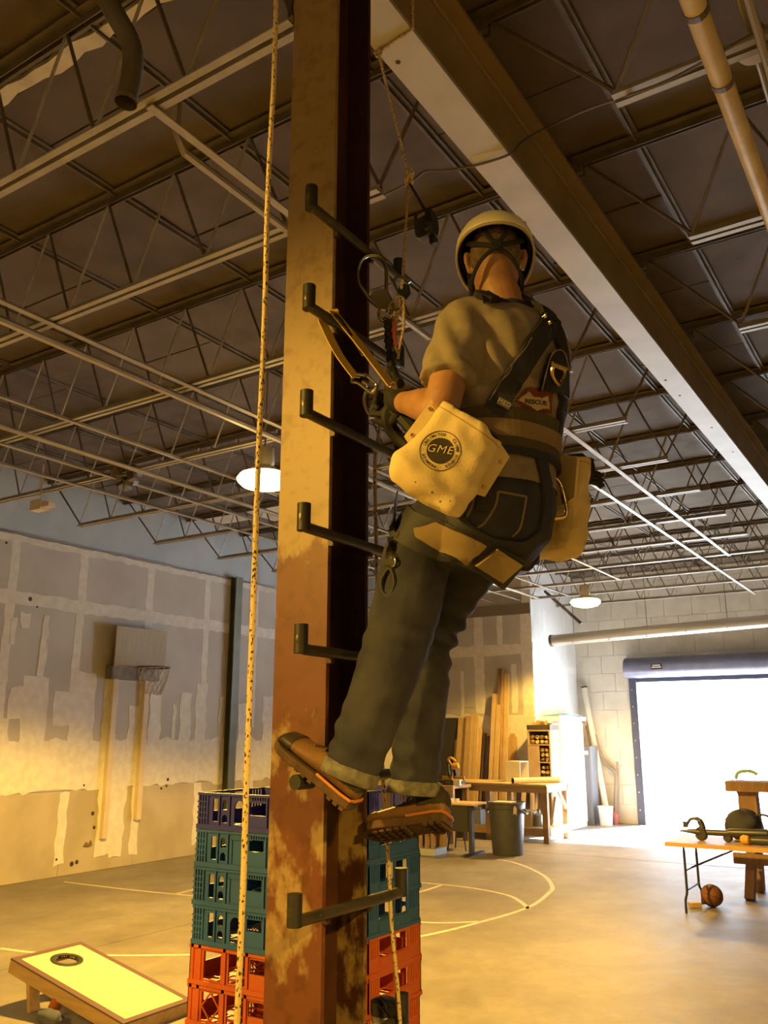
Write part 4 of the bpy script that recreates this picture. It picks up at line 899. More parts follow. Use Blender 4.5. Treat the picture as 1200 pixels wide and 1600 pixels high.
# firewood rack, open to the front
x0, x1, y0, y1 = -7.2, -6.72, 16.35, 16.85
fr = thing('firewood_rack', (-6.96, 16.6, 0), 'tall tan rack holding offcuts beside the white cabinet', 'rack')
M_rack = mat('rack_wood', (.40, .28, .14), .7, col2=(.46, .33, .17), scale=4)
for x in (x0, x1 - .03): obj('side_panel', MB().bx(x, x + .03, y0, y1, 0, 1.95), M_rack, fr)
for z in (.25, 1.0, 1.33, 1.66, 1.93): obj('shelf', MB().bx(x0 + .03, x1 - .03, y0, y1 - .012, z, z + .022), M_rack, fr)
obj('back_panel', MB().bx(x0, x1, y1 - .012, y1, 0, 1.95), M_rack, fr)
obj('front_board', MB().bx(x0 + .03, x0 + .24, y0 + .002, y0 + .02, 1.022, 1.65), M_rack, fr)
r = random.Random(11)
for z, nrow, c0, sh_ in ((1.022, 3, 2, 'lower'), (1.352, 3, 2, 'middle'), (1.682, 2, 0, 'upper')):
    for a in range(nrow):
        for c in range(c0, 4):
            px_ = V(x0 + .095 + c * .098, y0 + .02, z + .046 + a * .088)
            ln = r.uniform(.25, .4); s_ = r.uniform(.032, .044)
            poly = [px_ + V(s_ * math.cos(q * 2 * PI / 5 + r.uniform(-.3, .3)), r.uniform(-.01, .03), s_ * math.sin(q * 2 * PI / 5 + r.uniform(-.3, .3))) for q in range(5)]
            obj('log', MB().prism(poly, (0, ln, 0)), M_lum[r.choice((0, 1, 2, 2))], None, 'split wood chunk on the %s shelf of the tan rack' % sh_, 'firewood', 'wood chunks on the %s rack shelf' % sh_, base=px_)
tr_ = thing('dark_tray', (x0, y0, 1.955), 'shallow dark tray of scraps on top of the tan rack', 'tray')
M_tray = mat('dark_bin', (.07, .05, .03), .7)
obj('tray_floor', MB().bx(x0, x1, y0, y1, 1.955, 1.975), M_tray, tr_); obj('tray_side', MB().bx(x0, x1, y0, y0 + .02, 1.975, 2.05).bx(x0, x0 + .02, y0, y1, 1.975, 2.05).bx(x1 - .02, x1, y0, y1, 1.975, 2.05).bx(x0, x1, y1 - .02, y1, 1.975, 2.05), M_tray, tr_)
for k in range(4): obj('scrap', MB().box((x0 + .1 + k * .09, y0 + .2, 2.06 + .03 * (k % 2)), (.07, .2, .09), Matrix.Rotation(.3 * k, 3, 'Y')), M_lum[k % 3], tr_)
# white cabinet, locker, PVC pipe, branch, bucket
wc = thing('white_cabinet', (-7.0, 17.7, 0), 'tall white cabinet glaring in daylight beside the rack', 'cabinet')
M_cab = mat('cabinet_white', (.82, .83, .83), .5)
obj('carcass', MB().bx(-7.22, -6.84, 17.2, 18.45, 0, 2.15), M_cab, wc); obj('cornice', MB().bx(-7.22, -6.80, 17.12, 18.62, 2.15, 2.23), M_cab, wc)
for y0_ in (17.22, 17.84): dpan = obj('door', MB().bx(-6.84, -6.82, y0_, y0_ + .6, .1, 2.1), M_cab, wc); obj('handle', MB().cyl((-6.81, y0_ + (.54 if y0_ < 17.5 else .06), 1.0), (-6.81, y0_ + (.54 if y0_ < 17.5 else .06), 1.15), .01, n=6), M_alu, dpan)
obj('teal_sheet', MB().add([(-7.2, 17.2, 2.235), (-6.85, 17.2, 2.235), (-6.82, 18.0, 2.26), (-6.85, 18.5, 2.24), (-7.2, 18.5, 2.29), (-7.2, 17.2, 2.25), (-6.85, 17.2, 2.25), (-6.82, 18.0, 2.285), (-6.85, 18.5, 2.26), (-7.2, 18.5, 2.31)], [(0, 1, 2, 3, 4), (9, 8, 7, 6, 5), (0, 5, 6, 1), (1, 6, 7, 2), (2, 7, 8, 3), (3, 8, 9, 4), (4, 9, 5, 0)]), mat('teal_sheet', (.12, .36, .31), .5), None, 'teal plastic sheet lying on the white cabinet', 'sheet', base=(-7.0, 17.8, 2.235))
lk = thing('locker', (-6.95, 18.95, 0), 'grey two-door locker in the corner by the block wall', 'locker')
M_lock = mat('locker_grey', (.20, .21, .25), .45, metal=.2)
obj('carcass', MB().bx(-7.22, -6.78, 18.72, 19.2, 0, 1.62), M_lock, lk)
for x in (-7.21, -6.995): dpan = obj('door', MB().bx(x, x + .205, 18.70, 18.72, .12, 1.60), M_lock, lk); obj('latch', MB().bx(x + (.16 if x < -7.1 else .02), x + (.19 if x < -7.1 else .05), 18.68, 18.70, .8, .88), M_blk, dpan); obj('name_card', MB().bx(x + .03, x + .17, 18.697, 18.70, 1.44, 1.52), M_wht, dpan)
a, c = ony(913, 1075, BACK_Y - .08), ony(951, 1284, BACK_Y - .3); c.z = .0
t = thing('plastic_pipe', (c.x, c.y, 0), 'long white plastic pipe leaning in the corner by the roll-up door', 'pipe')
obj('pipe', MB().tube([c, a], .065, 16, cap=False).tube([c, a], .058, 16), mat('pipe_cream', (.66, .61, .50), .45), t, smooth=True); obj('end_ring', MB().tube([a, a + (a - c).normalized() * .03], .069, 16), mat('dark_core', (.03, .025, .02), .9), t)
def q(px, py): return ony(px, py, BACK_Y - .15)
br = thing('driftwood_branch', onz(964, 1286, 0), 'bare forked branch leaning against the block wall', 'branch')
M_br = mat('branch_bark', (.24, .19, .14), .85)
obj('stem', MB().tube(cat_rom([q(963, 1284), q(962, 1250), q(963, 1215), q(960, 1205), q(950, 1196), q(938, 1178), q(930, 1150), q(918, 1130)], 5), [.05] * 10 + [.045] * 12 + [.034] * 14, 8), M_br, br, smooth=True)
obj('fork', MB().tube(cat_rom([q(962, 1208), q(965, 1198), q(964, 1190)], 5), .026, 8), M_br, br, smooth=True)
for k, (a, c, m, lab) in enumerate([(q(917, 1138), V(-6.70, 19.22, 0), M_bench_d, 'brown pole leaning in the corner, left of the white pipe'), (q(925, 1200), V(-6.62, 19.26, 0), M_lock, 'grey pole leaning behind the white pipe')]):
    obj('pole', MB().cyl(c, a, .022, n=8).cyl(a, a + (a - c).normalized() * .06, .028, n=8), m, None, lab, 'pole', base=c)
p = V(-6.50, 19.05, 0)
bk = thing('white_bucket', p, 'white plastic bucket standing at the foot of the white pipe', 'bucket')
obj('pail', MB().lathe([(.001, 0), (.13, 0), (.155, .36), (.165, .37), (.165, .39), (.148, .38), (.12, .02), (.001, .02)], p + V(-.05, -.25, 0), 20), M_wht, bk, smooth=True)
obj('bail', MB().tube([p + V(-.05 + .16 * math.cos(a), -.25 - .05, .36 - .14 * math.sin(a)) for a in [PI * k / 8 for k in range(9)]], .005, 5), M_alu, bk)
p = onz(964, 1287, 0); obj('red_can', MB().lathe([(.001, 0), (.09, 0), (.09, .2), (.05, .24), (.05, .26), (.001, .26)], p + V(0, -.12, 0), 14), mat('red_can', (.38, .10, .09), .5), None, 'small red can beside the white bucket', 'can', smooth=True, base=p)
p = onz(998, 1284, 0); t = thing('white_jug', p, 'white jug on the floor at the left door jamb', 'jug')
obj('jug_body', MB().lathe([(.001, 0), (.1, 0), (.1, .22), (.04, .3), (.04, .34), (.001, .34)], p + V(-.05, -.1, 0), 14), M_wht, t, smooth=True); obj('jug_cap', MB().lathe([(.045, .34), (.045, .37), (.001, .37)], p + V(-.05, -.1, 0), 12), mat('teal_sheet', (.12, .36, .31), .5), t)

# ================================================================== folding table, right
M_tt = mat('table_top_wood', (.55, .36, .17), .5); M_leg = mat('table_leg_steel', (.05, .05, .06), .4, metal=.4)
TZ = .722; tx0, tx1, ty0, ty1 = -2.93, -1.1, 10.28, 11.15
ft = thing('folding_table', (-2.0, 10.7, 0), 'folding table with tan edge and dark tube legs at the right edge', 'table')
obj('tabletop', MB().bx(tx0, tx1, ty0, ty1, TZ - .045, TZ), M_tt, ft)
def leg_pair(x, s):
    mb = MB()
    for y, yl in ((10.50, 10.36), (10.93, 11.08)):
        pass
    lp = obj('leg_frame', MB().tube(cat_rom([(x, 10.42, TZ - .05), (x, 10.42, .27), (x, 10.42, .22), (x, 10.40, .18), (x, 10.34, .14), (x, 10.325, .08), (x, 10.325, 0)], 4), .014, 8).tube(cat_rom([(x, 10.95, TZ - .05), (x, 10.95, .27), (x, 10.95, .22), (x, 10.97, .18), (x, 11.03, .14), (x, 11.045, .08), (x, 11.045, 0)], 4), .014, 8).tube([(x, 10.42, .22), (x, 10.95, .22)], .012, 8), M_leg, ft, smooth=True)
    obj('brace', MB().tube([(x, 10.68, .42), (x + s * .55, 10.68, TZ - .05)], .010, 8).tube([(x, 10.42, .42), (x, 10.95, .42)], .010, 8), M_leg, ft)
leg_pair(-2.76, 1); leg_pair(-1.3, -1)
# ball and the pale offcut beside it
p = onz(1110, 1420, 0); bc = V(p.x, p.y + .12, .12)
bb = thing('basketball', (bc.x, bc.y, 0), 'worn brown basketball on the floor under the folding table', 'ball')
mbb = MB().lathe([(.12 * math.sin(PI * k / 16), -.12 * math.cos(PI * k / 16)) for k in range(17)], bc, 28)
obj('ball_skin', mbb, mat('ball_leather', (.20, .075, .04), .6, col2=(.15, .055, .03), scale=8, bump=.3, bscale=160), bb, smooth=2)
sm = MB()
for ax in ((1, 0, .3), (0, 1, .2), (.3, .2, 1)): sm.torus(bc, .1195, .003, ax, 36, 5)
obj('seam', sm, mat('ball_seam', (.03, .02, .02), .6), bb)
p = onz(1086, 1418, 0)
t = thing('metal_anchor', p, 'small tan metal plate with a hook on the floor beside the ball', 'tool')
obj('plate', MB().box(p + V(0, 0, .03), (.13, .10, .05), Matrix.Rotation(.5, 3, 'Z')), M_lum[1], t); obj('hook', MB().tube([p + V(.05, .02, .04), p + V(.12, .05, .05), p + V(.16, .06, .03)], .012, 7), M_leg, t, smooth=True)
# long-nosed dark metal tool on the table
M_tool = mat('tool_iron', (.055, .055, .075), .4, metal=.3)
def tq(px, py, y=10.62): return ony(px, py, y)
tl = thing('iron_tool', tq(1105, 1312), 'dark pointed iron tool with hooked arm and small wheels on the folding table', 'tool')
ax0 = tq(1061, 1298); ax1 = tq(1200, 1303)
obj('spindle', MB().tube([ax0, tq(1085, 1299), tq(1090, 1300), tq(1135, 1302), tq(1140, 1301), ax1], [.006, .030, .033, .035, .045, .05], 14), M_tool, tl, smooth=True)
obj('hook_arm', MB().tube(cat_rom([tq(1097, 1300), tq(1097, 1290), tq(1092, 1281), tq(1086, 1279), tq(1079, 1280), tq(1074, 1287), tq(1070, 1290)], 5), [.04] * 5 + [.035] * 5 + [.025] * 5 + [.017] * 16, 9), M_tool, tl, smooth=True)
obj('hook_tip', MB().box(tq(1071, 1288), (.05, .04, .06)), M_tool, tl)
for px, r_ in ((1096, .075), (1137, .052)):
    cpos = tq(px, 1304); cpos.z = TZ + r_
    obj('wheel', MB().lathe([(.001, -.025), (r_ * .9, -.025), (r_, -.015), (r_, .015), (r_ * .9, .025), (.001, .025)], cpos, 18, (.35, .94, 0)), M_tool, tl, smooth=True)
p = tq(1166, 1312, 10.5); p.z = TZ + .05
t = thing('hand_drill', p - V(0, 0, .05), 'yellow-nosed hand tool lying at the right on the folding table', 'tool')
obj('nose', MB().lathe([(.02, -.05), (.045, -.03), (.05, .03), (.03, .06)], p, 12, (-1, .2, 0)), mat('tool_yellow', (.55, .32, .05), .5), t, smooth=True)
obj('tool_body', MB().tube([p + V(.05, 0, 0), p + V(.15, 0, .0), p + V(.42, -.02, .0)], [.035, .048, .045], 12), M_tool, t, smooth=True)
# boots/harness heap in front of the timber stand
p = ony(1180, 1285, 11.0); p.z = TZ
t = thing('harness_heap', (-2.25, 10.98, TZ), 'dark heap of harness webbing with a loop on the folding table', 'harness')
obj('heap', blob((-2.22, 10.95, TZ + .16), .2, 8, (.95, .7, .85), .35), mat('heap_navy', (.045, .045, .065), .8), t, smooth=2)
obj('strap_loop', MB().tube(cat_rom([V(-2.06, 10.9, TZ + .28), V(-1.93, 10.9, TZ + .27), V(-1.90, 10.9, TZ + .12), V(-1.98, 10.9, TZ + .03)], 5), .014, 7), mat('heap_navy', (.045, .045, .065), .8), t)
obj('buckle', MB().torus((-2.05, 10.80, TZ + .1), .03, .006, (0, 1, 0), 16, 6), M_alu, t)
# heavy timber stand behind the table
M_tim = mat('stand_timber', (.26, .15, .10), .7, col2=(.32, .20, .14), scale=4, stretch=(6, 6, .8))
ts = thing('timber_stand', (-2.1, 11.9, 0), 'heavy brown timber stand with post and broad cap behind the folding table', 'stand')
def st(px, py, y=11.9): return ony(px, py, y)
sx = st(1175, 1300).x
obj('post', MB().loft([[V(sx + dx * w, 11.9 + dy * w, z) for dx, dy in ((-1, -1), (1, -1), (1, 1), (-1, 1))] for z, w in ((.62, .15), (.85, .11), (1.16, .105), (1.2, .12))]), M_tim, ts)
obj('cap', MB().bx(sx - .22, sx + .55, 11.68, 12.12, 1.2, 1.32), M_tim, ts)
obj('platform', MB().bx(sx - .2, sx + .7, 11.6, 12.2, .54, .62), M_tim, ts)
for dx in (-.02, .5):
    for y in (11.5, 12.15): obj('leg', MB().bar((sx + dx + .04, 11.9 + (y - 11.85) * .5, .6), (sx + dx, y, 0), .13, .10, up=(1, 0, 0)), M_tim, ts)
obj('cross_rail', MB().bx(sx - .18, sx + .65, 11.58, 11.64, .38, .5), M_tim, ts)
obj('teal_strap', MB().tube(cat_rom([V(sx - .12, 11.85, 1.34), V(sx - .08, 11.85, 1.42), V(sx + .05, 11.85, 1.44), V(sx + .14, 11.85, 1.40)], 5), .022, 8), mat('teal_light', (.45, .85, .78), .4), None, 'pale teal curved strap on top of the timber stand', 'strap', smooth=True, base=(sx, 11.85, 1.32))

# ================================================================== the climber
def ell(c, ax, by, a, b_, n=24, p=2.0):
    out = []
    for k in range(n):
        t = 2 * PI * k / n; ct_, st_ = math.cos(t), math.sin(t)
        out.append(Vector(c) + Vector(ax) * (a * math.copysign(abs(ct_) ** (2 / p), ct_)) + Vector(by) * (b_ * math.copysign(abs(st_) ** (2 / p), st_)))
    return out
def limb(mb, pts, rad, n=18, k=4, flat=None):
    pts = [Vector(p) for p in pts]; P = cat_rom(pts, k); R = []
    for i in range(len(pts) - 1):
        for j in range(k): R.append(rad[i] + (rad[i + 1] - rad[i]) * (j / k))
    R.append(rad[-1]); return mb.tube(P, R, n)
def remesh(mb, vox, smooth=4, disp=None, keep=None):
    me = mb.mesh('tmp'); o = bpy.data.objects.new('tmp', me); COL.objects.link(o)
    m = o.modifiers.new('r', 'REMESH'); m.mode = 'VOXEL'; m.voxel_size = vox; m.use_smooth_shade = True
    s = o.modifiers.new('s', 'SMOOTH'); s.factor = .5; s.iterations = smooth
    dg = bpy.context.evaluated_depsgraph_get(); dg.update()
    e = bpy.data.meshes.new_from_object(o.evaluated_get(dg))
    bpy.data.objects.remove(o); bpy.data.meshes.remove(me)
    if disp:
        ns = [v.normal.copy() for v in e.vertices]
        for v, nn in zip(e.vertices, ns): v.co = v.co + nn * disp(v.co)
    if keep:
        bm = bmesh.new(); bm.from_mesh(e)
        bmesh.ops.delete(bm, geom=[v for v in bm.verts if not keep(v.co)], context='VERTS'); bm.to_mesh(e); bm.free()
    e.shade_smooth(); return e
def bvh_of(me): return BVHTree.FromPolygons([v.co.copy() for v in me.vertices], [tuple(p.vertices) for p in me.polygons])
def put(me, name, m, parent, label=None):
    off = abs_loc(parent); me2 = me.copy()
    for v in me2.vertices: v.co -= off
    o = bpy.data.objects.new(name, me2); COL.objects.link(o); me2.materials.clear(); me2.materials.append(m); o.parent = parent
    return props(o, label)

fT = V(-.93, .37, 0).normalized(); lT = V(-fT.y, fT.x, 0); lT = V(-.37, -.93, 0).normalized(); UP = V(0, 0, 1)
M_skin = mat('skin', (.42, .225, .12), .5, col2=(.36, .18, .09), scale=14, bump=.08, bscale=120)
M_shirt = mat('taupe_tshirt', (.23, .19, .14), .9, col2=(.265, .22, .165), scale=30, bump=.12, bscale=300)
M_jean = mat('blue_denim', (.024, .026, .046), .95, col2=(.046, .047, .066), scale=9, bump=.2, bscale=400, detail=9)
M_navy = mat('navy_webbing', (.018, .019, .028), .65, bump=.15, bscale=300)
M_black = mat('black_webbing', (.012, .012, .012), .65, bump=.15, bscale=300)
M_tan = mat('tan_pad', (.25, .18, .085), .8, bump=.15, bscale=200)
M_olive = mat('olive_belt', (.075, .062, .032), .8, bump=.15, bscale=200)
M_canvas = mat('canvas', (.74, .60, .30), .85, col2=(.68, .53, .25), scale=8, bump=.2, bscale=220)
M_chrome = mat('polished_steel', (.62, .60, .55), .18, metal=1)
M_gold = mat('gold_steel', (.62, .44, .16), .2, metal=1)
M_yweb = mat('yellow_webbing', (.62, .42, .06), .7, bump=.15, bscale=300)

P0 = V(-1.05, 2.20, 2.52)
spine = [(2.36, -1.10, 2.20, .140, .105), (2.44, -1.06, 2.20, .172, .135), (2.53, -1.045, 2.20, .178, .145), (2.62, -1.04, 2.20, .168, .135), (2.72, -1.03, 2.20, .160, .122), (2.84, -1.01, 2.205, .172, .125), (2.94, -.995, 2.21, .188, .130), (3.03, -.985, 2.215, .196, .125), (3.085, -.985, 2.215, .172, .105), (3.12, -.985, 2.22, .10, .085)]
def torso(mb, grow=0, z0=2.3, z1=3.2):
    rings = []
    for z, x, y, a, b_ in spine:
        if z0 <= z <= z1: rings.append(ell((x, y, z), lT, fT, a + grow, b_ + grow, 28, 2.3))
    return mb.loft(rings)
Ls, Rs = V(-1.05, 2.04, 3.045), V(-.935, 2.372, 3.045)
Le, Lw = V(-1.072, 1.94, 2.762), V(-1.29, 2.085, 2.872)
Re, Rw = V(-1.07, 2.48, 2.80), V(-1.28, 2.33, 2.79)
Hc = V(-1.022, 2.222, 3.322); fH = V(-.45, .89, -.16).normalized(); lH = V(-.89, -.45, 0).normalized(); uH = (lH.cross(-fH)).normalized()
if uH.z < 0: uH = -uH
def hand(mb, wrist, d, side, curl=1.0, thumb=1):
    """d: direction of the palm, side: direction across the knuckles, fingers curl towards -nrm"""
    d = d.normalized(); side = (side - d * side.dot(d)).normalized(); nr = d.cross(side).normalized() * curl
    mb.loft([ell(wrist + d * s, side, nr, a, b_, 16) for s, a, b_ in ((-.03, .028, .022), (0, .029, .022), (.03, .037, .021), (.065, .042, .019), (.09, .040, .015))])
    for k, (off, ln) in enumerate(((-.031, .068), (-.0105, .078), (.0105, .074), (.031, .058))):
        b0 = wrist + d * .075 + side * off; p1 = b0 + d * (ln * .38); p2 = p1 + (d * .25 + nr * .97).normalized() * (ln * .38); p3 = p2 + (-d * .75 + nr * .55).normalized() * (ln * .32)
        limb(mb, [b0, p1, p2, p3], [.0105, .0098, .009, .0078], 10, 3)
    t0 = wrist + d * .02 - side * .03 * thumb; t1 = t0 - side * .025 * thumb + d * .028 + nr * .012; t2 = t1 + d * .03 + nr * .022 - side * .002 * thumb; t3 = t2 + side * .012 * thumb + d * .012 + nr * .018
    limb(mb, [t0, t1, t2, t3], [.016, .0125, .0105, .0085], 10, 3)
# legs
Lleg = [V(-1.095, 2.12, 2.52), ony(658, 860, 2.10), ony(638, 935, 2.08), ony(620, 1005, 2.06), ony(592, 1085, 2.035), ony(568, 1150, 2.015), ony(546, 1208, 2.0)]
Rleg = [V(-1.045, 2.285, 2.52), ony(738, 870, 2.29), ony(696, 940, 2.30), ony(667, 1005, 2.305), ony(660, 1080, 2.30), ony(652, 1160, 2.295), ony(647, 1232, 2.29)]
body = MB(); torso(body, -.022, 2.40)
limb(body, [Ls + V(.03, .02, -.01), Ls + V(0, 0, -.01), Ls.lerp(Le, .55), Le, Le.lerp(Lw, .35), Le.lerp(Lw, .75), Lw], [.05, .052, .053, .050, .051, .037, .030])
limb(body, [Rs + V(0, -.03, 0), Rs, Rs.lerp(Re, .55), Re, Re.lerp(Rw, .35), Re.lerp(Rw, .75), Rw], [.05, .052, .052, .044, .045, .034, .028])
lhd = V(-.70, .45, .28); hand(body, Lw, lhd, V(.25, .1, -.9), 1.0, -1); gloves = []; gl = MB(); hand(gl, Lw, lhd, V(.25, .1, -.9), 1.0, -1); gloves.append((gl, 'left_glove'))
rhd = V(-.85, -.2, .15); hand(body, Rw, rhd, V(.1, .25, .9), 1.0, 1); gl = MB(); hand(gl, Rw, rhd, V(.1, .25, .9), 1.0, 1); gloves.append((gl, 'right_glove'))
for leg, rr_ in ((Lleg, [.07, .07, .065, .055, .05, .05, .040]), (Rleg, [.07, .07, .065, .055, .05, .05, .040])): limb(body, leg, rr_)
limb(body, [V(-.985, 2.22, 3.08), V(-.993, 2.222, 3.16), Hc + V(0, 0, -.07)], [.068, .060, .062])
hr_ = []
for s, a, b_, fo in ((-.125, .035, .04, .05), (-.105, .055, .068, .035), (-.07, .066, .085, .018), (-.03, .073, .094, .004), (.01, .076, .097, 0), (.05, .074, .095, -.002), (.085, .062, .08, -.004), (.108, .04, .05, -.004), (.118, .012, .015, -.004)):
    hr_.append(ell(Hc + uH * s + fH * fo, lH, fH, a, b_, 24))
body.loft(hr_)
nb = Hc + fH * .098 - uH * .02                                     # nose, brow, lips, chin
body.loft([ell(nb + uH * .045 - fH * .012, lH, fH, .008, .008, 10), ell(nb + uH * .01 + fH * .006, lH, fH, .011, .014, 10), ell(nb - uH * .012 + fH * .010, lH, fH, .016, .018, 10), ell(nb - uH * .024, lH, fH, .012, .012, 10)])
limb(body, [Hc + fH * .085 + lH * .045 + uH * .028, Hc + fH * .095 + uH * .03, Hc + fH * .085 - lH * .045 + uH * .028], [.010, .012, .010], 8)
limb(body, [Hc + fH * .088 + lH * .022 - uH * .068, Hc + fH * .098 - uH * .067, Hc + fH * .088 - lH * .022 - uH * .068], [.006, .009, .006], 8)
for s in (-1, 1):                                                   # ears
    e0 = Hc + lH * s * .077 - fH * .008 - uH * .005
    limb(body, [e0 + uH * .028 + fH * .008, e0 + uH * .03 - fH * .012 + lH * s * .012, e0 - uH * .002 - fH * .014 + lH * s * .013, e0 - uH * .03 + fH * .004 + lH * s * .003], [.007, .009, .0085, .008], 8)
bodymesh = remesh(body, .0055, 3)
person = thing('person', (-1.15, 2.2, 1.6), 'climber in white helmet, taupe t-shirt, jeans and harness on the column rungs', 'person')
put(bodymesh, 'body', M_skin, person)
for gl, nm in gloves: put(remesh(gl, .004, 1, lambda p: .0028), 'glove', mat('black_glove', (.015, .014, .013), .75, bump=.2, bscale=150), person)
for s in (-1, 1):
    ey = Hc + fH * .083 + lH * s * .031 + uH * .012
    obj('eye', MB().lathe([(.011 * math.sin(PI * k / 8), -.011 * math.cos(PI * k / 8)) for k in range(9)], ey, 12), mat('eye_white', (.7, .68, .64), .2), person, smooth=2)
# hair: short grey crop showing under the helmet
hmb = MB().loft([ell(Hc + uH * s - fH * .006, lH, fH, a + .004, b_ + .003, 24) for s, a, b_ in ((-.045, .060, .072), (-.02, .075, .094), (.01, .077, .098), (.05, .075, .096), (.085, .063, .081), (.115, .02, .02))])
hm = remesh(hmb, .006, 2, keep=lambda p: (p - Hc).dot(fH) < .035 and (p - Hc).dot(uH) > -.036)
put(hm, 'hair', mat('cropped_hair', (.12, .075, .045), .9, col2=(.2, .13, .08), scale=60, bump=.5, bscale=300), person)

# t-shirt -----------------------------------------------------------
sh = MB(); torso(sh, .020, 2.5, 3.2)
limb(sh, [Ls + V(.05, .05, .005), Ls + V(.005, .01, .0), Ls.lerp(Le, .35), Ls.lerp(Le, .70)], [.078, .080, .080, .078])
limb(sh, [Rs + V(-.02, -.05, .005), Rs, Rs.lerp(Re, .35), Rs.lerp(Re, .62)], [.075, .076, .072, .070])
limb(sh, [V(-.985, 2.22, 3.06), V(-.985, 2.22, 3.135)], [.10, .075])
def shirt_disp(p):
    z = p.z; q = (p - V(-1.0, 2.2, 2.9))
    w = .004 * noise.noise(V(p.x * 9, p.y * 9, p.z * 5)) + .0035 * noise.noise(V(p.x * 16 + 4, p.y * 16, p.z * 16))
    t = (p - Ls).dot(V(-.2, -.6, -.75))                     # folds fanning from the armpit
    arm = max(0, 1 - (p - V(-1.0, 2.03, 2.93)).length / .2)
    w += .011 * arm * math.sin((p.x * .8 + p.y * .3 + p.z * .35) * 90 + 3 * noise.noise(p * 6))
    low = max(0, 1 - abs(z - 2.86) / .08)
    w += .004 * low * math.sin(z * 110 + p.y * 30 + 2 * noise.noise(p * 7))
    return w
shirtmesh = remesh(sh, .007, 5, shirt_disp, keep=lambda p: p.z > 2.572 + .01 * noise.noise(p * 8))
shirt = put(shirtmesh, 't_shirt', M_shirt, person)
# jeans --------------------------------------------------------------
jn = MB(); torso(jn, .012, 2.3, 2.66)
limb(jn, Lleg, [.112, .104, .100, .094, .086, .080, .074], 20)
limb(jn, Rleg, [.112, .100, .088, .080, .078, .074, .070], 20)
def jean_disp(p):
    w = .004 * noise.noise(V(p.x * 8, p.y * 8, p.z * 4)) + .003 * noise.noise(p * 22)
    for c, amp in ((Rleg[3], .015), (Lleg[3], .006), (Rleg[2], .009), (Rleg[6] + V(0, 0, .08), .006), (Lleg[6] + V(0, 0, .08), .006)):
        k = max(0, 1 - (p - c).length / .16); w += amp * k * math.sin((p.z + .5 * p.x) * 95 + 3 * noise.noise(p * 6))
    return w
jeanmesh = remesh(jn, .0075, 4, jean_disp)
jeans = put(jeanmesh, 'jeans', M_jean, person)
BV = bvh_of(shirtmesh); BJ = bvh_of(jeanmesh); BB = bvh_of(bodymesh)
def both(p):
    a = BV.find_nearest(p); c = BJ.find_nearest(p)
    return a if a[3] < c[3] else c
both2 = both
def near(p, which='both'):
    if which == 'shirt': return BV.find_nearest(p)
    if which == 'jeans': return BJ.find_nearest(p)
    a = BV.find_nearest(p); c = BJ.find_nearest(p)
    # outermost of the two garments
    return a if a[3] < c[3] else c
def hit(px, py, which='both'):
    d = ray(px, py).normalized(); best = None
    for nm, T in (('shirt', BV), ('jeans', BJ), ('body', BB)):
        if which not in ('both', nm): continue
        r_ = T.ray_cast(O, d)
        if r_[0] is not None and (best is None or r_[3] < best[3]): best = r_
    return best[0].copy() if best else O + d * 2.75
def ribbon(ctrl, width, th=.004, off=.002, which='both', k=8, closed=False, snap=True):
    P = cat_rom(ctrl, k, closed); m = len(P); C = []
    for p in P:
        if snap:
            r_ = near(p, which); C.append((r_[0] + r_[1] * off, r_[1].copy()))
        else: C.append((p, None))
    if snap:
        for _ in range(4):
            C = [(C[i][0], (C[max(i - 1, 0)][1] + C[i][1] * 2 + C[min(i + 1, m - 1)][1]).normalized()) for i in range(m)]
    rings = []
    for i in range(m):
        a = C[i - 1][0] if (i > 0 or closed) else C[i][0]; c = C[(i + 1) % m][0] if (i < m - 1 or closed) else C[i][0]
        t = (c - a).normalized(); nn = C[i][1] if snap else (t.cross(UP).normalized())
        sd = t.cross(nn).normalized(); ring = []
        pts = []
        for s in (-.5, 0, .5):
            q = C[i][0] + sd * width * s
            if snap:
                r_ = near(q, which); lift = r_[0] + r_[1] * off
                if (lift - q).length < width * .3: q = lift
            pts.append((q, nn))
        ring = [q + nn_ * th for q, nn_ in pts] + [q - nn_ * (off * .5) for q, nn_ in reversed(pts)]
        rings.append(ring)
    return MB().loft(rings, cap=True, closed=closed)
def band(c, ax, by, z0, z1, off, th, which='both', n=56, tilt=None):
    """closed belt around the body between heights z0 and z1"""
    rings = []
    for k in range(n):
        a = 2 * PI * k / n; d = Vector(ax) * math.cos(a) + Vector(by) * math.sin(a); rg = []
        col_ = []
        for s in (0, .5, 1):
            z = z0 + (z1 - z0) * s + (tilt(a) if tilt else 0); o_ = V(c[0], c[1], z) + d * .6; best = None
            for T in (BV, BJ) if which == 'both' else ((BV,) if which == 'shirt' else (BJ,)):
                r_ = T.ray_cast(o_, -d)
                if r_[0] is not None and (best is None or r_[3] < best[3]): best = r_
            p = best[0] if best else V(c[0], c[1], z) + d * .16
            col_.append(p)
        rr_ = max((V(p.x, p.y, 0) - V(c[0], c[1], 0)).length for p in col_)
        rg = [p + d * (off + th) for p in col_] + [p + d * (off * .3) for p in reversed(col_)]
        rings.append(rg)
    return MB().loft(rings, closed=True)
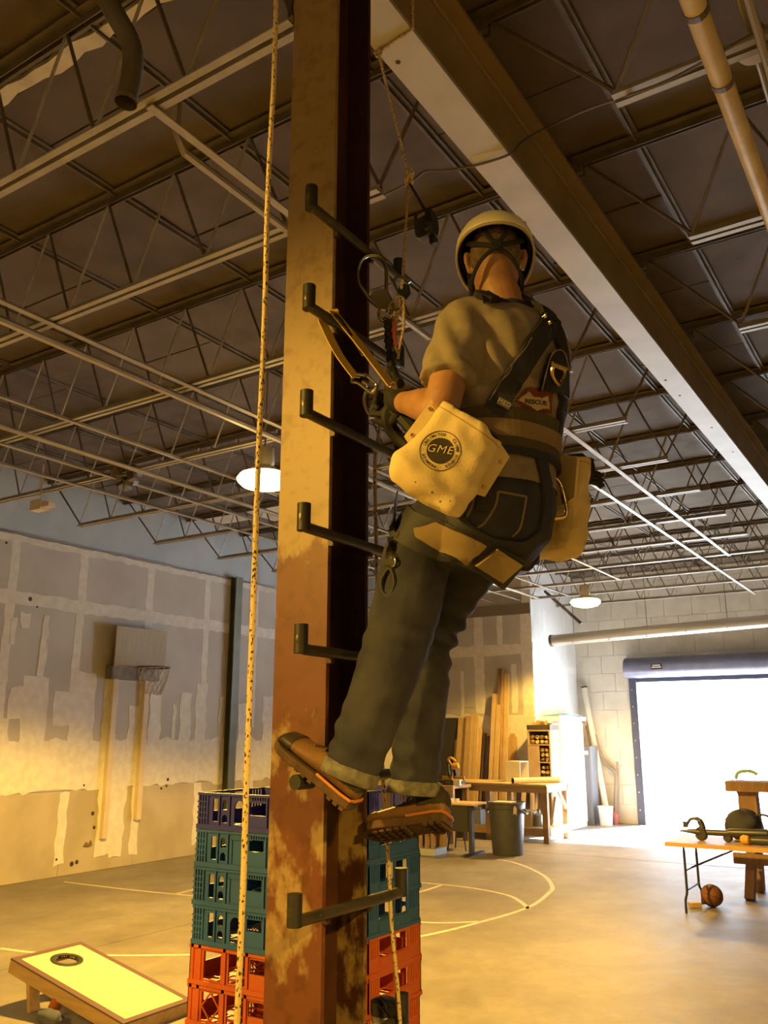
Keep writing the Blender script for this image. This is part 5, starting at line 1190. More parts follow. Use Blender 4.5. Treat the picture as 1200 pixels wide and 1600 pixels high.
# jeans details: hems, pockets, seams
for leg, r_ in ((Lleg, .077), (Rleg, .075)):
    ax = (leg[-1] - leg[-2]).normalized(); e = leg[-1] + ax * .012
    q1 = ax.cross(V(0, 1, 0)).normalized(); q2 = ax.cross(q1)
    rings = [ell(e + ax * s, q1, q2, r_ + g_, r_ + g_, 24) for s, g_ in ((-.035, .001), (-.03, .005), (0, .006), (.004, .003), (.004, -.006), (-.03, -.006))]
    obj('hem', MB().loft(rings, closed=True), mat('denim_hem', (.10, .10, .095), .9, col2=(.19, .18, .15), scale=40), jeans, smooth=True)
M_stitch = mat('denim_stitch', (.19, .16, .09), .8)
for pts in ([(778, 768), (774, 790), (756, 818), (735, 828)], [(822, 775), (818, 800), (812, 825), (800, 838)], [(742, 770), (738, 790), (728, 812)], [(778, 768), (800, 772), (822, 776)]):
    obj('seam', ribbon([hit(*q_, 'jeans') for q_ in pts], .006, .0015, .001, 'jeans', 6), M_stitch, jeans)
pk = [hit(*q_, 'jeans') for q_ in ((752, 775), (815, 785), (810, 835), (782, 842), (748, 825))]
# boots ----------------------------------------------------------------
M_leather = mat('brown_leather', (.14, .07, .028), .65, col2=(.18, .095, .04), scale=12, bump=.15, bscale=90)
M_toe = mat('scuffed_black_toe', (.030, .025, .02), .55); M_sole = mat('boot_sole', (.10, .055, .03), .8, col2=(.06, .035, .02), scale=20, bump=.2)
M_welt = mat('orange_welt', (.46, .17, .04), .6); M_collar = mat('boot_collar', (.03, .022, .018), .8)
def boot(heel, toe, upv, shaft_dir, label, dark_toe):
    fx = (toe - heel).normalized(); Lf = (toe - heel).length; upv = (upv - fx * upv.dot(fx)).normalized(); sx_ = fx.cross(upv).normalized()
    def B(s, w, h): return heel + fx * (s * Lf) + sx_ * w + upv * h
    stn = [(-.01, .022, .05, .10), (.05, .034, .07, .115), (.15, .038, .085, .118), (.3, .039, .09, .112), (.42, .040, .085, .095), (.55, .046, .07, .084), (.7, .050, .055, .076), (.82, .050, .046, .072), (.93, .043, .036, .064), (.99, .028, .024, .046), (1.01, .010, .012, .016)]
    up_ = MB(); rings = []
    for s, w, _, h in stn:
        rg = []
        for k in range(20):
            a = 2 * PI * k / 20; cx, cz = math.cos(a), math.sin(a)
            z = .028 + (h - .028) * (.5 + .5 * cz) if cz > 0 else .028 + (h - .028) * (.5 + .5 * cz) * 1.0
            sq = abs(cx) ** .7 * math.copysign(1, cx)
            rg.append(B(s, w * sq * (1 if cz < 0 else 1 - .25 * cz), z))
        rings.append(rg)
    up_.loft(rings)
    top = B(.25, 0, .095); limb(up_, [B(.25, 0, .06), top, top + shaft_dir * .03], [.043, .042, .042], 16)
    me = remesh(up_, .005, 4)
    t_ = put(me, 'boot', M_leather, person, label)
    bt = bvh_of(me)
    outl = [(-.02, .018), (.0, .034), (.1, .041), (.25, .041), (.42, .041), (.6, .050), (.75, .056), (.88, .052), (.97, .036), (1.03, .012)]
    ol = [(s, w) for s, w in outl] + [(s, -w) for s, w in reversed(outl)]
    obj('sole', MB().loft([[B(s, w * g_, z) for s, w in ol] for z, g_ in ((.006, .96), (.010, 1.0), (.024, 1.02), (.029, 1.0))]), M_sole, t_)
    lug = MB()
    for s in [.04, .12, .2, .46, .55, .64, .73, .82, .91]:
        for w in (-.032, -.011, .011, .032):
            if s > .88 and abs(w) > .02: continue
            lug.bar(B(s - .028, w, .003), B(s + .02, w * 1.02, .003), .016, .009, up=upv)
    obj('tread_lugs', lug, M_sole, t_, kind='stuff')
    wl_ = [(s, w * 1.03) for s, w in outl[:5]]
    wpts = [B(s, w, .033) for s, w in reversed(wl_)] + [B(s, -w, .033) for s, w in wl_]
    obj('heel_welt', MB().tube(wpts, .0045, 6), M_welt, t_, label='orange heel trim', smooth=True)
    cr_ = [top + shaft_dir * .02 + fx * (.044 * math.cos(2 * PI * k / 20)) + sx_ * (.043 * math.sin(2 * PI * k / 20)) for k in range(20)]
    obj('collar', MB().tube(cr_, .009, 8, closed=True), M_collar, t_, smooth=True)
    hs = [B(s, w * 1.0, .07) for s, w in ((.0, .034), (.16, .0455), (.22, .046))]
    # heel counter panel (dark) and toe cap follow the upper
    def shell(cond, off, nm, m):
        bm = bmesh.new(); bm.from_mesh(me)
        bmesh.ops.delete(bm, geom=[f_ for f_ in bm.faces if not cond((f_.calc_center_median() - heel).dot(fx) / Lf, (f_.calc_center_median() - heel).dot(upv))], context='FACES')
        bmesh.ops.delete(bm, geom=[v for v in bm.verts if not v.link_faces], context='VERTS')
        for v in bm.verts: v.co += v.normal * off
        e2 = bpy.data.meshes.new(nm); bm.to_mesh(e2); bm.free(); e2.shade_smooth(); return put(e2, nm, m, t_)
    shell(lambda s, h: s > .80, .0025, 'toe_cap', M_toe if dark_toe else M_leather)
    shell(lambda s, h: s < .30 and h > .06, .0022, 'heel_counter', M_collar)
    lm = MB()
    for k in range(5):
        s = .34 + k * .075
        pts = []
        for w in (-.026, -.013, 0, .013, .026):
            r_ = bt.find_nearest(B(s + .02 * (w / .026) * (1 if k % 2 else -1), w, .12)); pts.append(r_[0] + r_[1] * .003)
        lm.tube(pts, .0028, 6)
    obj('lace', lm, mat('boot_lace', (.12, .09, .05), .8), t_, smooth=True)
    stp = []
    for s, h in ((.2, .05), (.27, .08), (.30, .1)):
        r_ = bt.find_nearest(B(s, -.06, h)); stp.append(r_[0] + r_[1] * .001)
    obj('stitching', MB().tube(cat_rom(stp, 4), .0015, 5), M_stitch, t_)
    return t_
shL = (Lleg[-2] - Lleg[-1]).normalized(); shR = (Rleg[-2] - Rleg[-1]).normalized()
boot(V(-1.392, 1.985, 1.700), V(-1.622, 1.955, 1.860), V(.35, 0, .94), shL, 'left work boot with black toe cap, toe raised on a rung', True)
boot(V(-1.262, 2.28, 1.640), V(-1.525, 2.262, 1.592), V(-.12, .42, .88), shR, 'right work boot with lugged sole, toe against the column', False)

# helmet -----------------------------------------------------------------
M_helm = mat('white_helmet', (.84, .80, .60), .35)
HB = Hc + uH * .040 + fH * .004
fHe = (fH * math.cos(.12) - uH * math.sin(.12)).normalized(); uHe = (uH * math.cos(.12) + fH * math.sin(.12)).normalized()
def hpt(th, ph, g_=0):   # th around from front, ph 0 rim .. pi/2 crown
    fr_ = math.cos(th); r_s, r_f, r_u = .124 + g_, .150 + g_, .112 + g_
    dip = -.018 * math.cos(th) - .014 * math.cos(2 * th)
    return HB + fHe * (r_f * math.cos(ph) * math.cos(th)) + lH * (r_s * math.cos(ph) * math.sin(th)) + uHe * (r_u * math.sin(ph) + (dip - .012) * (1 - math.sin(ph)))
hel = MB(); rings = []
for ph in (-.12, 0, .2, .42, .66, .9, 1.12, 1.33, 1.5): rings.append([hpt(2 * PI * k / 40, ph) for k in range(40)])
inner = [[hpt(2 * PI * k / 40, ph, -.006) for k in range(40)] for ph in (1.45, 1.1, .7, .3, -.12)]
hel.loft([[hpt(2 * PI * k / 40, 1.568) for k in range(40)]] + list(reversed(rings)) + list(reversed([[hpt(2 * PI * k / 40, ph, -.003) for k in range(40)] for ph in (1.45, 1.1, .7, .3, -.12)])), cap=False)
helm = obj('helmet', hel, M_helm, person, label='white climbing helmet with dark vents', smooth=2)
obj('liner', MB().loft(inner, cap=False), M_black, helm, smooth=2)
rim = MB().tube([hpt(2 * PI * k / 40, -.13, -.002) for k in range(40)], .0045, 6, closed=True); obj('rim_edge', rim, mat('helmet_rim', (.45, .38, .24), .5), helm, smooth=True)
def vent(th, ph, w, h, flip=1):
    pts = [hpt(th + a * w, ph + c * h, .0015) for a, c in ((-.5, -.5), (.5, -.5), (.42, .1), (.15, .5), (-.2, .45), (-.45, .05))]
    return MB().prism(pts, (hpt(th, ph, .004) - hpt(th, ph, .0015)))
for th in (1.95, -1.95): obj('vent', vent(th, .62, .42, .32), M_black, helm, label='dark vent opening')
for th in (1.55, -1.55): obj('vent', vent(th, .82, .12, .10), M_black, helm)
lg = MB()
for k, th in enumerate([2.35 + .11 * j for j in range(7)]): lg.prism([hpt(th - .035, .86, .001), hpt(th + .035, .85, .001), hpt(th + .03, .95, .001), hpt(th - .03, .96, .001)], (hpt(th, .9, .003) - hpt(th, .9, .001)))
obj('green_lettering', lg, mat('helmet_print', (.25, .30, .06), .6), helm)
cr1 = MB().loft([[hpt(2 * PI * k / 36, ph, -.013 - g_) for k in range(36)] for ph, g_ in ((.05, 0), (.30, 0), (.30, .005), (.05, .005))], closed=True)
obj('headband', cr1, M_black, helm)
def hs_(th, up_, rad=0): return Hc + fH * ((.100 + rad) * math.cos(th)) + lH * ((.080 + rad) * math.sin(th)) + uH * up_
for s in (-1, 1):
    obj('cradle_strap', MB().tube(cat_rom([hs_(s * 2.0, .045, .012), hs_(s * 2.5, .005, .010), hs_(PI, -.022, .008)], 5), .009, 6), M_black, helm, smooth=True)
    obj('cradle_strap', MB().tube(cat_rom([hs_(s * 2.6, .06, .014), hs_(s * 2.85, .02, .010), hs_(PI, -.02, .009)], 5), .008, 6), M_black, helm, smooth=True)
    obj('chin_strap', MB().tube(cat_rom([hs_(PI, -.022, .009), hs_(s * 2.55, -.055, .004), hs_(s * 2.05, -.088, .002), hs_(s * 1.5, -.108, -.004), hs_(s * .9, -.128, -.02), hs_(0, -.135, -.015)], 6), .0062, 6), M_black, helm, smooth=True)
    obj('chin_strap', MB().tube(cat_rom([hs_(s * 1.05, .03, .014), hs_(s * 1.2, -.04, .008), hs_(s * 1.35, -.10, .0)], 6), .0055, 6), M_black, helm, smooth=True)
obj('adjuster', MB().lathe([(.001, -.008), (.016, -.008), (.018, 0), (.016, .008), (.001, .008)], Hc - fH * .112 - uH * .022, 14, tuple(fH)), M_black, helm, smooth=True)

# harness ----------------------------------------------------------------
har = thing('harness', (-1.05, 2.2, 2.7)); har.parent = person; har.location = V(-1.05, 2.2, 2.7) - Vector(person.location); har['label'] = 'navy and tan full-body work harness'
cw = (-1.03, 2.2)
obj('waist_belt', band(cw, lT, fT, 2.645, 2.775, .004, .010, tilt=lambda a: .0), M_olive, har)
obj('belt_pad', band(cw, lT, fT, 2.690, 2.738, .013, .006), M_tan, har, label='tan padded stripe')
obj('belt_edge', band(cw, lT, fT, 2.640, 2.662, .013, .003), M_navy, har)
fc = V(-1.03, 2.2, 0) + fT * .15
chest = lambda a, z: V(-1.0, 2.21, z) + fT * .145 + lT * a
sL = [chest(.07, 2.76), chest(.085, 2.92), chest(.09, 3.03), hit(752, 468), hit(770, 455), hit(800, 458), hit(830, 474), hit(850, 495)]
obj('shoulder_strap', ribbon([chest(.06, 2.74), chest(.08, 2.90), chest(.09, 3.02), V(-1.045, 2.125, 3.13)] + [hit(758, 467), hit(776, 463), hit(803, 466), hit(832, 480), hit(854, 500)], .052, .016, .004, 'shirt'), M_navy, har, smooth=True)
obj('shoulder_strap', ribbon([chest(-.06, 2.74), chest(-.08, 2.90), chest(-.09, 3.02), V(-.99, 2.31, 3.13), V(-.93, 2.30, 3.10), hit(868, 500)], .05, .010, .003, 'shirt'), M_navy, har, smooth=True)
spd = [hit(x_, y_, 'shirt') for x_, y_ in ((752, 470), (766, 462), (785, 460), (806, 464), (828, 474), (848, 490))]
obj('strap_pad', MB().loft([ell(p + near(p, 'shirt')[1] * .006 + V(.006, -.006, -.004), V(.35, -.45, -.8).normalized(), V(.3, -.8, .5).normalized(), .022, .010, 14) for p in cat_rom(spd, 4)]), M_navy, har, smooth=True)
obj('back_strap', ribbon([hit(862, 492), hit(845, 525), hit(822, 560), hit(797, 600), hit(775, 637), hit(765, 655)], .062, .010, .004, 'shirt'), M_navy, har, label='wide navy strap across the back', smooth=True)
obj('back_strap', ribbon([hit(850, 490), hit(868, 520), hit(877, 560), hit(878, 610), hit(872, 650), hit(866, 690)], .045, .010, .007, 'shirt'), M_navy, har, smooth=True)
obj('strap_edge', ribbon([hit(826, 530), hit(805, 560), hit(780, 600), hit(762, 628)], .004, .012, .004, 'shirt'), mat('edge_grey', (.20, .17, .12), .7), har)
dc = hit(858, 582); dn = near(dc, 'shirt')[1]
dpad = [hit(*q_) for q_ in ((836, 612), (845, 575), (852, 555), (863, 548), (873, 556), (879, 585), (880, 625), (868, 615), (852, 612))]
obj('back_pad', MB().prism([p + dn * .012 for p in dpad], dn * .014), M_black, har, label='black dorsal ring pad', smooth=True)
pb_ = [p + dn * .027 for p in dpad[:6]]
obj('pad_piping', MB().tube(cat_rom(pb_, 4), .002, 5), mat('edge_grey', (.20, .17, .12), .7), har)
tdn = (UP - dn * UP.dot(dn)).normalized(); sdn = tdn.cross(dn).normalized()
dm = dc + dn * .035
obj('dorsal_ring', MB().tube(cat_rom([dm + sdn * .022 + tdn * .012, dm + sdn * .020 - tdn * .018, dm - tdn * .038 + dn * .006, dm - sdn * .020 - tdn * .018, dm - sdn * .022 + tdn * .012], 5, True), .0062, 8, closed=True), M_gold, har, label='shiny dorsal D-ring', smooth=True)
obj('ring_bar', MB().tube([dm + sdn * .03 + tdn * .014, dm - sdn * .03 + tdn * .014], .008, 8), M_gold, har, smooth=True)
for q_ in ((845, 497), (852, 507)):
    p = hit(*q_); obj('rivet', MB().lathe([(.001, .0), (.009, .0), (.007, .012), (.001, .014)], p + dn * .012, 10, tuple((near(p, 'shirt')[1]))), M_chrome, har, smooth=True)
# size tag
tg = hit(784, 634); tn = near(tg, 'shirt')[1]; tu = (hit(790, 622) - tg); tu = (tu - tn * tu.dot(tn)).normalized(); tr = tu.cross(tn).normalized()
if (hit(795, 637) - tg).dot(tr) < 0: tr = -tr
tgo = tg + tn * .020
ta_ = obj('size_tag', MB().add([tgo + tr * a + tu * c + tn * d for a, c, d in ((-.019, -.011, 0), (.019, -.011, 0), (.019, .011, 0), (-.019, .011, 0), (-.019, -.011, .003), (.019, -.011, .003), (.019, .011, .003), (-.019, .011, .003))], [(3, 2, 1, 0), (4, 5, 6, 7), (0, 1, 5, 4), (1, 2, 6, 5), (2, 3, 7, 6), (3, 0, 4, 7)]), mat('tag_grey', (.12, .13, .15), .7), har, label='grey size tag reading MED')
tx2 = (tr - UP * 0).normalized()
obj('tag_text', text_mb('MED', .0185, lambda x, y, z: tgo + tr * x + tu * y + tn * (.0035 + z), .0004, 1.12, .0), mat('tag_text', (.55, .50, .40), .7), har)
# shirt patch (printed on the shirt back)
def on_shirt(px, py, off): 
    p = hit(px, py, 'shirt'); return p + near(p, 'shirt')[1] * off
def patch(poly, off, which='shirt', th=.0012, lim=.03):
    """dense sheet lying on the garment inside a pixel outline"""
    import mathutils
    xs_ = [q_[0] for q_ in poly]; ys_ = [q_[1] for q_ in poly]
    def inside(x, y):
        c = False; j = len(poly) - 1
        for i in range(len(poly)):
            if (poly[i][1] > y) != (poly[j][1] > y) and x < (poly[j][0] - poly[i][0]) * (y - poly[i][1]) / (poly[j][1] - poly[i][1]) + poly[i][0]: c = not c
            j = i
        return c
    st_ = 1.5; mb = MB(); idx = {}
    nx = int((max(xs_) - min(xs_)) / st_) + 2; ny = int((max(ys_) - min(ys_)) / st_) + 2
    X0, Y0 = min(xs_), min(ys_); vs = []
    def vid(i, j):
        if (i, j) not in idx:
            p = hit(X0 + i * st_, Y0 + j * st_, which); vs.append(p + near(p, which)[1] * off); idx[(i, j)] = len(vs) - 1
        return idx[(i, j)]
    fs = []
    for i in range(nx):
        for j in range(ny):
            if inside(X0 + (i + .5) * st_, Y0 + (j + .5) * st_):
                fq = [vid(i, j), vid(i + 1, j), vid(i + 1, j + 1), vid(i, j + 1)]
                if max((vs[a] - vs[c]).length for a in fq for c in fq) < lim: fs.append(tuple(fq))
    return mb.add(vs, fs)
M_pr = mat('print_red', (.17, .035, .02), .85); M_pw = mat('print_cream', (.55, .44, .26), .85); M_pk = mat('print_black', (.03, .02, .015), .85)
poly_r = [(803, 627), (816, 612), (826, 604), (840, 606), (850, 610), (860, 606), (864, 614), (862, 630), (862, 646), (850, 646), (838, 650), (828, 642), (815, 636)]
obj('print_border', patch(poly_r, .0018), M_pr, shirt, label='red-bordered RESCUE print')
poly_w = [(808, 625), (826, 612), (832, 620), (846, 622), (856, 618), (857, 632), (858, 640), (848, 639), (838, 642), (828, 635)]
obj('print_field', patch(poly_w, .0027), M_pw, shirt)
obj('print_text', text_mb('RESCUE', 10.2, lambda x, y, z: (on_shirt(836 + x * 1.05, 629 - y * .9 + x * .12, .0035 + z * .0)), .0, .92, .35), M_pk, shirt)
obj('print_mark', patch([(830, 560), (836, 545), (842, 540), (840, 556), (834, 575)], .0018), M_pr, shirt)

# seat and leg straps
obj('leg_strap', ribbon([hit(635, 822), hit(665, 838), hit(700, 852), hit(740, 872), hit(778, 888), V(-1.0, 2.36, 2.37), V(-1.06, 2.42, 2.36), V(-1.16, 2.40, 2.40), V(-1.22, 2.30, 2.45), V(-1.22, 2.15, 2.45)], .098, .008, .003, 'jeans', closed=True), M_navy, har, smooth=True)
def thick(mb, th):
    """give an open sheet a thickness along its outward direction"""
    adj = {}
    for f_ in mb.f:
        for i in range(len(f_)): adj.setdefault(f_[i], set()).update((f_[i - 1], f_[(i + 1) % len(f_)]))
    for _ in range(10): mb.v = [tuple(Vector(p) * .5 + sum((Vector(mb.v[j]) for j in adj[i]), Vector()) * (.5 / len(adj[i]))) if i in adj and len(adj[i]) == 4 else p for i, p in enumerate(mb.v)]
    ec = {}; bad = {}
    for f_ in mb.f:
        for i in range(len(f_)):
            e = tuple(sorted((f_[i], f_[(i + 1) % len(f_)]))); ec[e] = ec.get(e, 0) + 1
    for (a, c), k_ in ec.items():
        if k_ == 1: bad.setdefault(a, []).append(c); bad.setdefault(c, []).append(a)
    for _ in range(6): mb.v = [tuple(Vector(p) * .4 + sum((Vector(mb.v[j]) for j in bad[i]), Vector()) * (.6 / len(bad[i]))) if i in bad else p for i, p in enumerate(mb.v)]
    n0 = len(mb.v); cnt = {}
    for f_ in mb.f:
        for i in range(len(f_)):
            e = (f_[i], f_[(i + 1) % len(f_)]); cnt[tuple(sorted(e))] = cnt.get(tuple(sorted(e)), 0) + 1
    outv = []
    for p in mb.v:
        p = Vector(p); outv.append(p + (O - p).normalized() * th * .5 + near(p, 'jeans')[1] * th * .6)
    m2 = MB(); m2.v = list(mb.v) + [tuple(p) for p in outv]; m2.f = [tuple(reversed(f_)) for f_ in mb.f] + [tuple(i + n0 for i in f_) for f_ in mb.f]
    for f_ in mb.f:
        for i in range(len(f_)):
            a, c = f_[i], f_[(i + 1) % len(f_)]
            if cnt[tuple(sorted((a, c)))] == 1: m2.f.append((a, c, c + n0, a + n0))
    return m2
obj('thigh_base', thick(patch([(636, 822), (652, 806), (690, 812), (765, 846), (800, 862), (815, 874), (795, 906), (782, 916), (735, 886), (690, 866), (648, 845)], .004, 'jeans'), .010), M_navy, har)
obj('leg_pad', thick(patch([(650, 828), (668, 822), (684, 815), (720, 830), (760, 849), (745, 863), (729, 874), (690, 860), (652, 840)], .008, 'jeans'), .020), M_tan, har, label='tan thigh pad', smooth=True)
d0 = (hit(752, 868, 'jeans') - O).length - .012
pd = [O + ray(*q_).normalized() * (d0 + k_) for q_, k_ in (((776, 857), .0), ((816, 883), .03), ((784, 911), .03), ((742, 884), -.01))]
pdn = (pd[1] - pd[0]).cross(pd[3] - pd[0]).normalized()
if pdn.dot(O - pd[0]) < 0: pdn = -pdn
obj('leg_pad', MB().loft([[p - pdn * .004 for p in pd], [p + pdn * .010 for p in pd], [p.lerp((pd[0] + pd[2]) / 2, .04) + pdn * .014 for p in pd]]), M_tan, har)
obj('pad_backing', MB().prism([O + ray(*q_).normalized() * (d0 + k_ + .008) for q_, k_ in (((768, 848), .0), ((822, 878), .03), ((786, 922), .03), ((734, 886), -.01))], pdn * .008), M_navy, har)
obj('seat_strap', ribbon([hit(690, 780), hit(712, 806), hit(742, 835), hit(775, 850), hit(815, 852), hit(843, 832), hit(852, 800)], .040, .008, .004, 'jeans'), M_navy, har, smooth=True)
obj('hip_strap', ribbon([hit(752, 700), hit(753, 735), hit(755, 770), hit(752, 800)], .030, .007, .006, 'both'), M_black, har, smooth=True)
obj('side_strap', ribbon([hit(842, 712), hit(850, 750), hit(852, 790), hit(845, 830)], .040, .007, .006, 'both'), M_navy, har, smooth=True)
fb = V(-1.03, 2.2, 2.71) + fT * .145
obj('front_panel', MB().loft([ell(fb + fT * .0 + UP * z + lT * .03, lT, fT, a, .02, 14, 3) for z, a in ((-.10, .07), (-.04, .085), (.05, .085), (.09, .07))]), M_black, har, smooth=True)
bl_ = ony(606, 655, 2.12)
obj('front_bridge', MB().tube(cat_rom([fb + lT * .12, bl_ + V(.03, 0, .02), bl_, bl_ + V(.02, .05, -.06), fb + UP * -.08 + lT * .02], 5), [.022] * 21, 8), M_black, har, smooth=True)
tl0 = [hit(622, 775), ony(618, 800, 2.02), ony(614, 850, 1.99), ony(609, 885, 1.985)]
obj('hanging_strap', ribbon(tl0, .034, .004, 0, snap=False), M_black, har)
lp_ = ony(607, 905, 1.985)
obj('strap_loop', MB().tube(cat_rom([lp_ + V(.004, 0, .03), lp_ + V(-.022, 0, .0), lp_ + V(-.018, 0, -.035), lp_ + V(.004, 0, -.045), lp_ + V(.02, 0, -.01)], 5, True), .006, 7, closed=True), M_black, har, smooth=True)
obj('buckle', MB().torus(ony(613, 878, 1.985), .014, .003, (.4, 1, 0), 14, 6), M_chrome, har, smooth=True)
# wrist band
wd = (Lw - Le).normalized(); wq = wd.cross(UP).normalized(); wq2 = wd.cross(wq)
obj('wrist_band', MB().loft([ell(Lw + wd * s, wq, wq2, a, a, 20) for s, a in ((-.03, .030), (-.028, .034), (.018, .036), (.02, .030))]), M_black, person, label='black wrist cuff', smooth=True)

# ================================================================== tool bags
def bag(cx, mouth, bottom, nrm, across, name_label, wrinkle_seed, logo):
    """soft canvas bag; mouth/bottom: centres of the openings, nrm: outward normal, across: width direction"""
    ax = (mouth - bottom); Lb = ax.length; ax.normalize(); nrm = (nrm - ax * nrm.dot(ax)).normalized(); across = ax.cross(nrm).normalized() * (1 if ax.cross(nrm).dot(across) > 0 else -1)
    t = thing('tool_bag', bottom, name_label, 'bag', 'canvas tool bags on the harness')
    st_ = [(0.0, .055, .020), (.02, .092, .038), (.08, .112, .052), (.22, .118, .060), (.42, .110, .056), (.62, .103, .050), (.82, .098, .044), (.94, .096, .042), (1.0, .098, .043)]
    mb = MB(); rings = []
    for s, a, b_ in st_:
        rings.append(ell(bottom + ax * (s * Lb), across, nrm, a, b_, 32, 2.6))
    inner = [ell(bottom + ax * (s * Lb), across, nrm, a - .006, b_ - .006, 32, 2.6) for s, a, b_ in reversed(st_[4:])]
    mb.loft(rings)
    def dsp(p):
        q_ = p - bottom; s = q_.dot(ax) / Lb; u = q_.dot(across)
        w = .014 * noise.noise(p * 9 + V(wrinkle_seed, 0, 0)) + .008 * noise.noise(p * 20 + V(0, wrinkle_seed, 0))
        w += .007 * max(0, 1 - abs(s - .25) / .2) * math.sin((s * 9 + u * 14) + wrinkle_seed)
        return w
    me = remesh(mb, .006, 3, dsp); pouch = put(me, 'pouch', M_canvas, t); T = bvh_of(me)
    # dark open mouth and hem
    mp_ = bottom + ax * (Lb * 1.004)
    obj('mouth', MB().loft([ell(mp_ + ax * .0, across, nrm, .082, .030, 24, 2.6), ell(mp_ + ax * .006, across, nrm, .080, .028, 24, 2.6)]), mat('bag_inside', (.06, .045, .02), .9), t)
    hem = []
    for k in range(40):
        a = 2 * PI * k / 40; d = across * math.cos(a) * .1 + nrm * math.sin(a) * .045
        r_ = T.ray_cast(bottom + ax * (Lb * .93) + d * 3, -d.normalized()); hem.append(r_[0] + d.normalized() * .0005 if r_[0] is not None else bottom + ax * (Lb * .93) + d)
    obj('hem_seam', MB().tube(hem, .0016, 5, closed=True), mat('canvas_seam', (.42, .31, .12), .9), t)
    # back panel with belt flaps
    bc_ = bottom + ax * (Lb * .72) - nrm * .052
    out = [bc_ + across * a + ax * c for a, c in ((-.135, -.055), (-.130, .065), (-.06, .085), (.06, .085), (.130, .055), (.135, -.07), (.08, -.085), (-.08, -.08))]
    obj('back_panel', MB().prism(out, nrm * .008), M_canvas, t)
    for a, c in ((-.118, .045), (-.118, -.04), (.118, .03), (.118, -.05)):
        obj('rivet', MB().lathe([(.001, 0), (.006, 0), (.004, .004), (.001, .005)], bc_ + across * a + ax * c + nrm * .008, 10, tuple(nrm)), M_gold, t, smooth=True)
    for k, (a, c) in enumerate(((-.03, .12), (.05, .1), (.07, .16), (.02, .13), (.055, .05))):
        o_ = bottom + ax * (Lb * c) + across * a; r_ = T.ray_cast(o_ + nrm * .3, -nrm)
        if r_[0] is not None: obj('stain', MB().lathe([(.001, 0), (.0035 if k % 2 else .0022, .0), (.0015, .0006)], r_[0], 8, tuple(r_[1])), mat('bag_stain', (.20, .15, .05), .9), t)
    if logo:
        lc = bottom + ax * (Lb * .60) - rightv * .028; 
        vup = logo['up']; vup = (vup - nrm * vup.dot(nrm)).normalized(); vr = vup.cross(nrm).normalized()
        if vr.dot(logo['right']) < 0: vr = -vr
        def S_(x, y, off=.0012):
            o_ = lc + vr * x + vup * y; r_ = T.ray_cast(o_ + nrm * .3, -nrm)
            return (r_[0] + nrm * off) if r_[0] is not None else o_ + nrm * .05
        M_ink = mat('bag_ink', (.035, .028, .018), .8); M_inkc = mat('bag_ink_cream', (.72, .58, .29), .85)
        rings = [[S_(r_ * math.cos(2 * PI * k / 40), r_ * math.sin(2 * PI * k / 40)) for k in range(40)] for r_ in (.0005, .009, .018, .027, .035)]
        lo_ = obj('logo_disc', MB().loft(rings, cap=False), M_ink, pouch, label='black round GME logo')
        rings = [[S_(r_ * math.cos(2 * PI * k / 60), r_ * math.sin(2 * PI * k / 60)) for k in range(60)] for r_ in (.0515, .0535)]
        obj('logo_ring', MB().loft(rings, cap=False), M_ink, pouch)
        obj('logo_text', text_mb('GME', .031, lambda x, y, z: S_(x * 1.02 + y * .25, y + .003, .0026), 0, 1.12, -.0002), M_inkc, pouch)
        ring_txt = ' \u00b7 CLIMB HIGHER \u00b7 PREMIER \u00b7 UNLIMITED'; n_ = len(ring_txt)
        rm = MB()
        for k, chh in enumerate(ring_txt):
            if chh == ' ': continue
            a = PI * .42 - 2 * PI * k / n_
            tm = text_mb(chh, .0105, lambda x, y, z: S_((.0435 + y) * math.cos(a - x / .0435), (.0435 + y) * math.sin(a - x / .0435), .0016), 0, 1, .0003)
            rm.add(tm.v, tm.f)
        obj('ring_lettering', rm, M_ink, pouch, label='ring of small lettering')
    return t
camd = lambda p: (O - p).normalized()
mL, bL = ony(738, 660, 1.915), ony(655, 782, 1.875)
nL = (camd(mL) + V(0, 0, .15)).normalized()
rightv = V(CY, SY, 0)
bag(0, mL, bL, nL, rightv, 'white canvas tool bag with black GME logo at the climber\'s left hip', 1.0, {'up': V(.17, .05, 1), 'right': rightv})
mR, bR = ony(885, 722, 2.47), ony(868, 872, 2.44)
bag(0, mR, bR, V(.55, .85, .1).normalized(), V(.8, -.6, 0), 'plain canvas tool bag seen edge-on at the climber\'s right hip', 4.0, None)
# gloves stuffed in the right bag's mouth
p = ony(910, 735, 2.5)
t = thing('work_glove', p - V(0, 0, .05), 'black work glove stuffed in the right tool bag', 'glove')
obj('glove_palm', blob(p, .045, 2, (.9, .6, 1.1), .3), M_black, t, smooth=2)
for k in range(3): obj('glove_finger', MB().tube(cat_rom([p + V(.01, 0, -.01 - .012 * k), p + V(.04, .015, -.015 - .014 * k), p + V(.055, .02, -.03 - .015 * k)], 4), [.011] * 8 + [.008], 8), M_black, t, smooth=True)

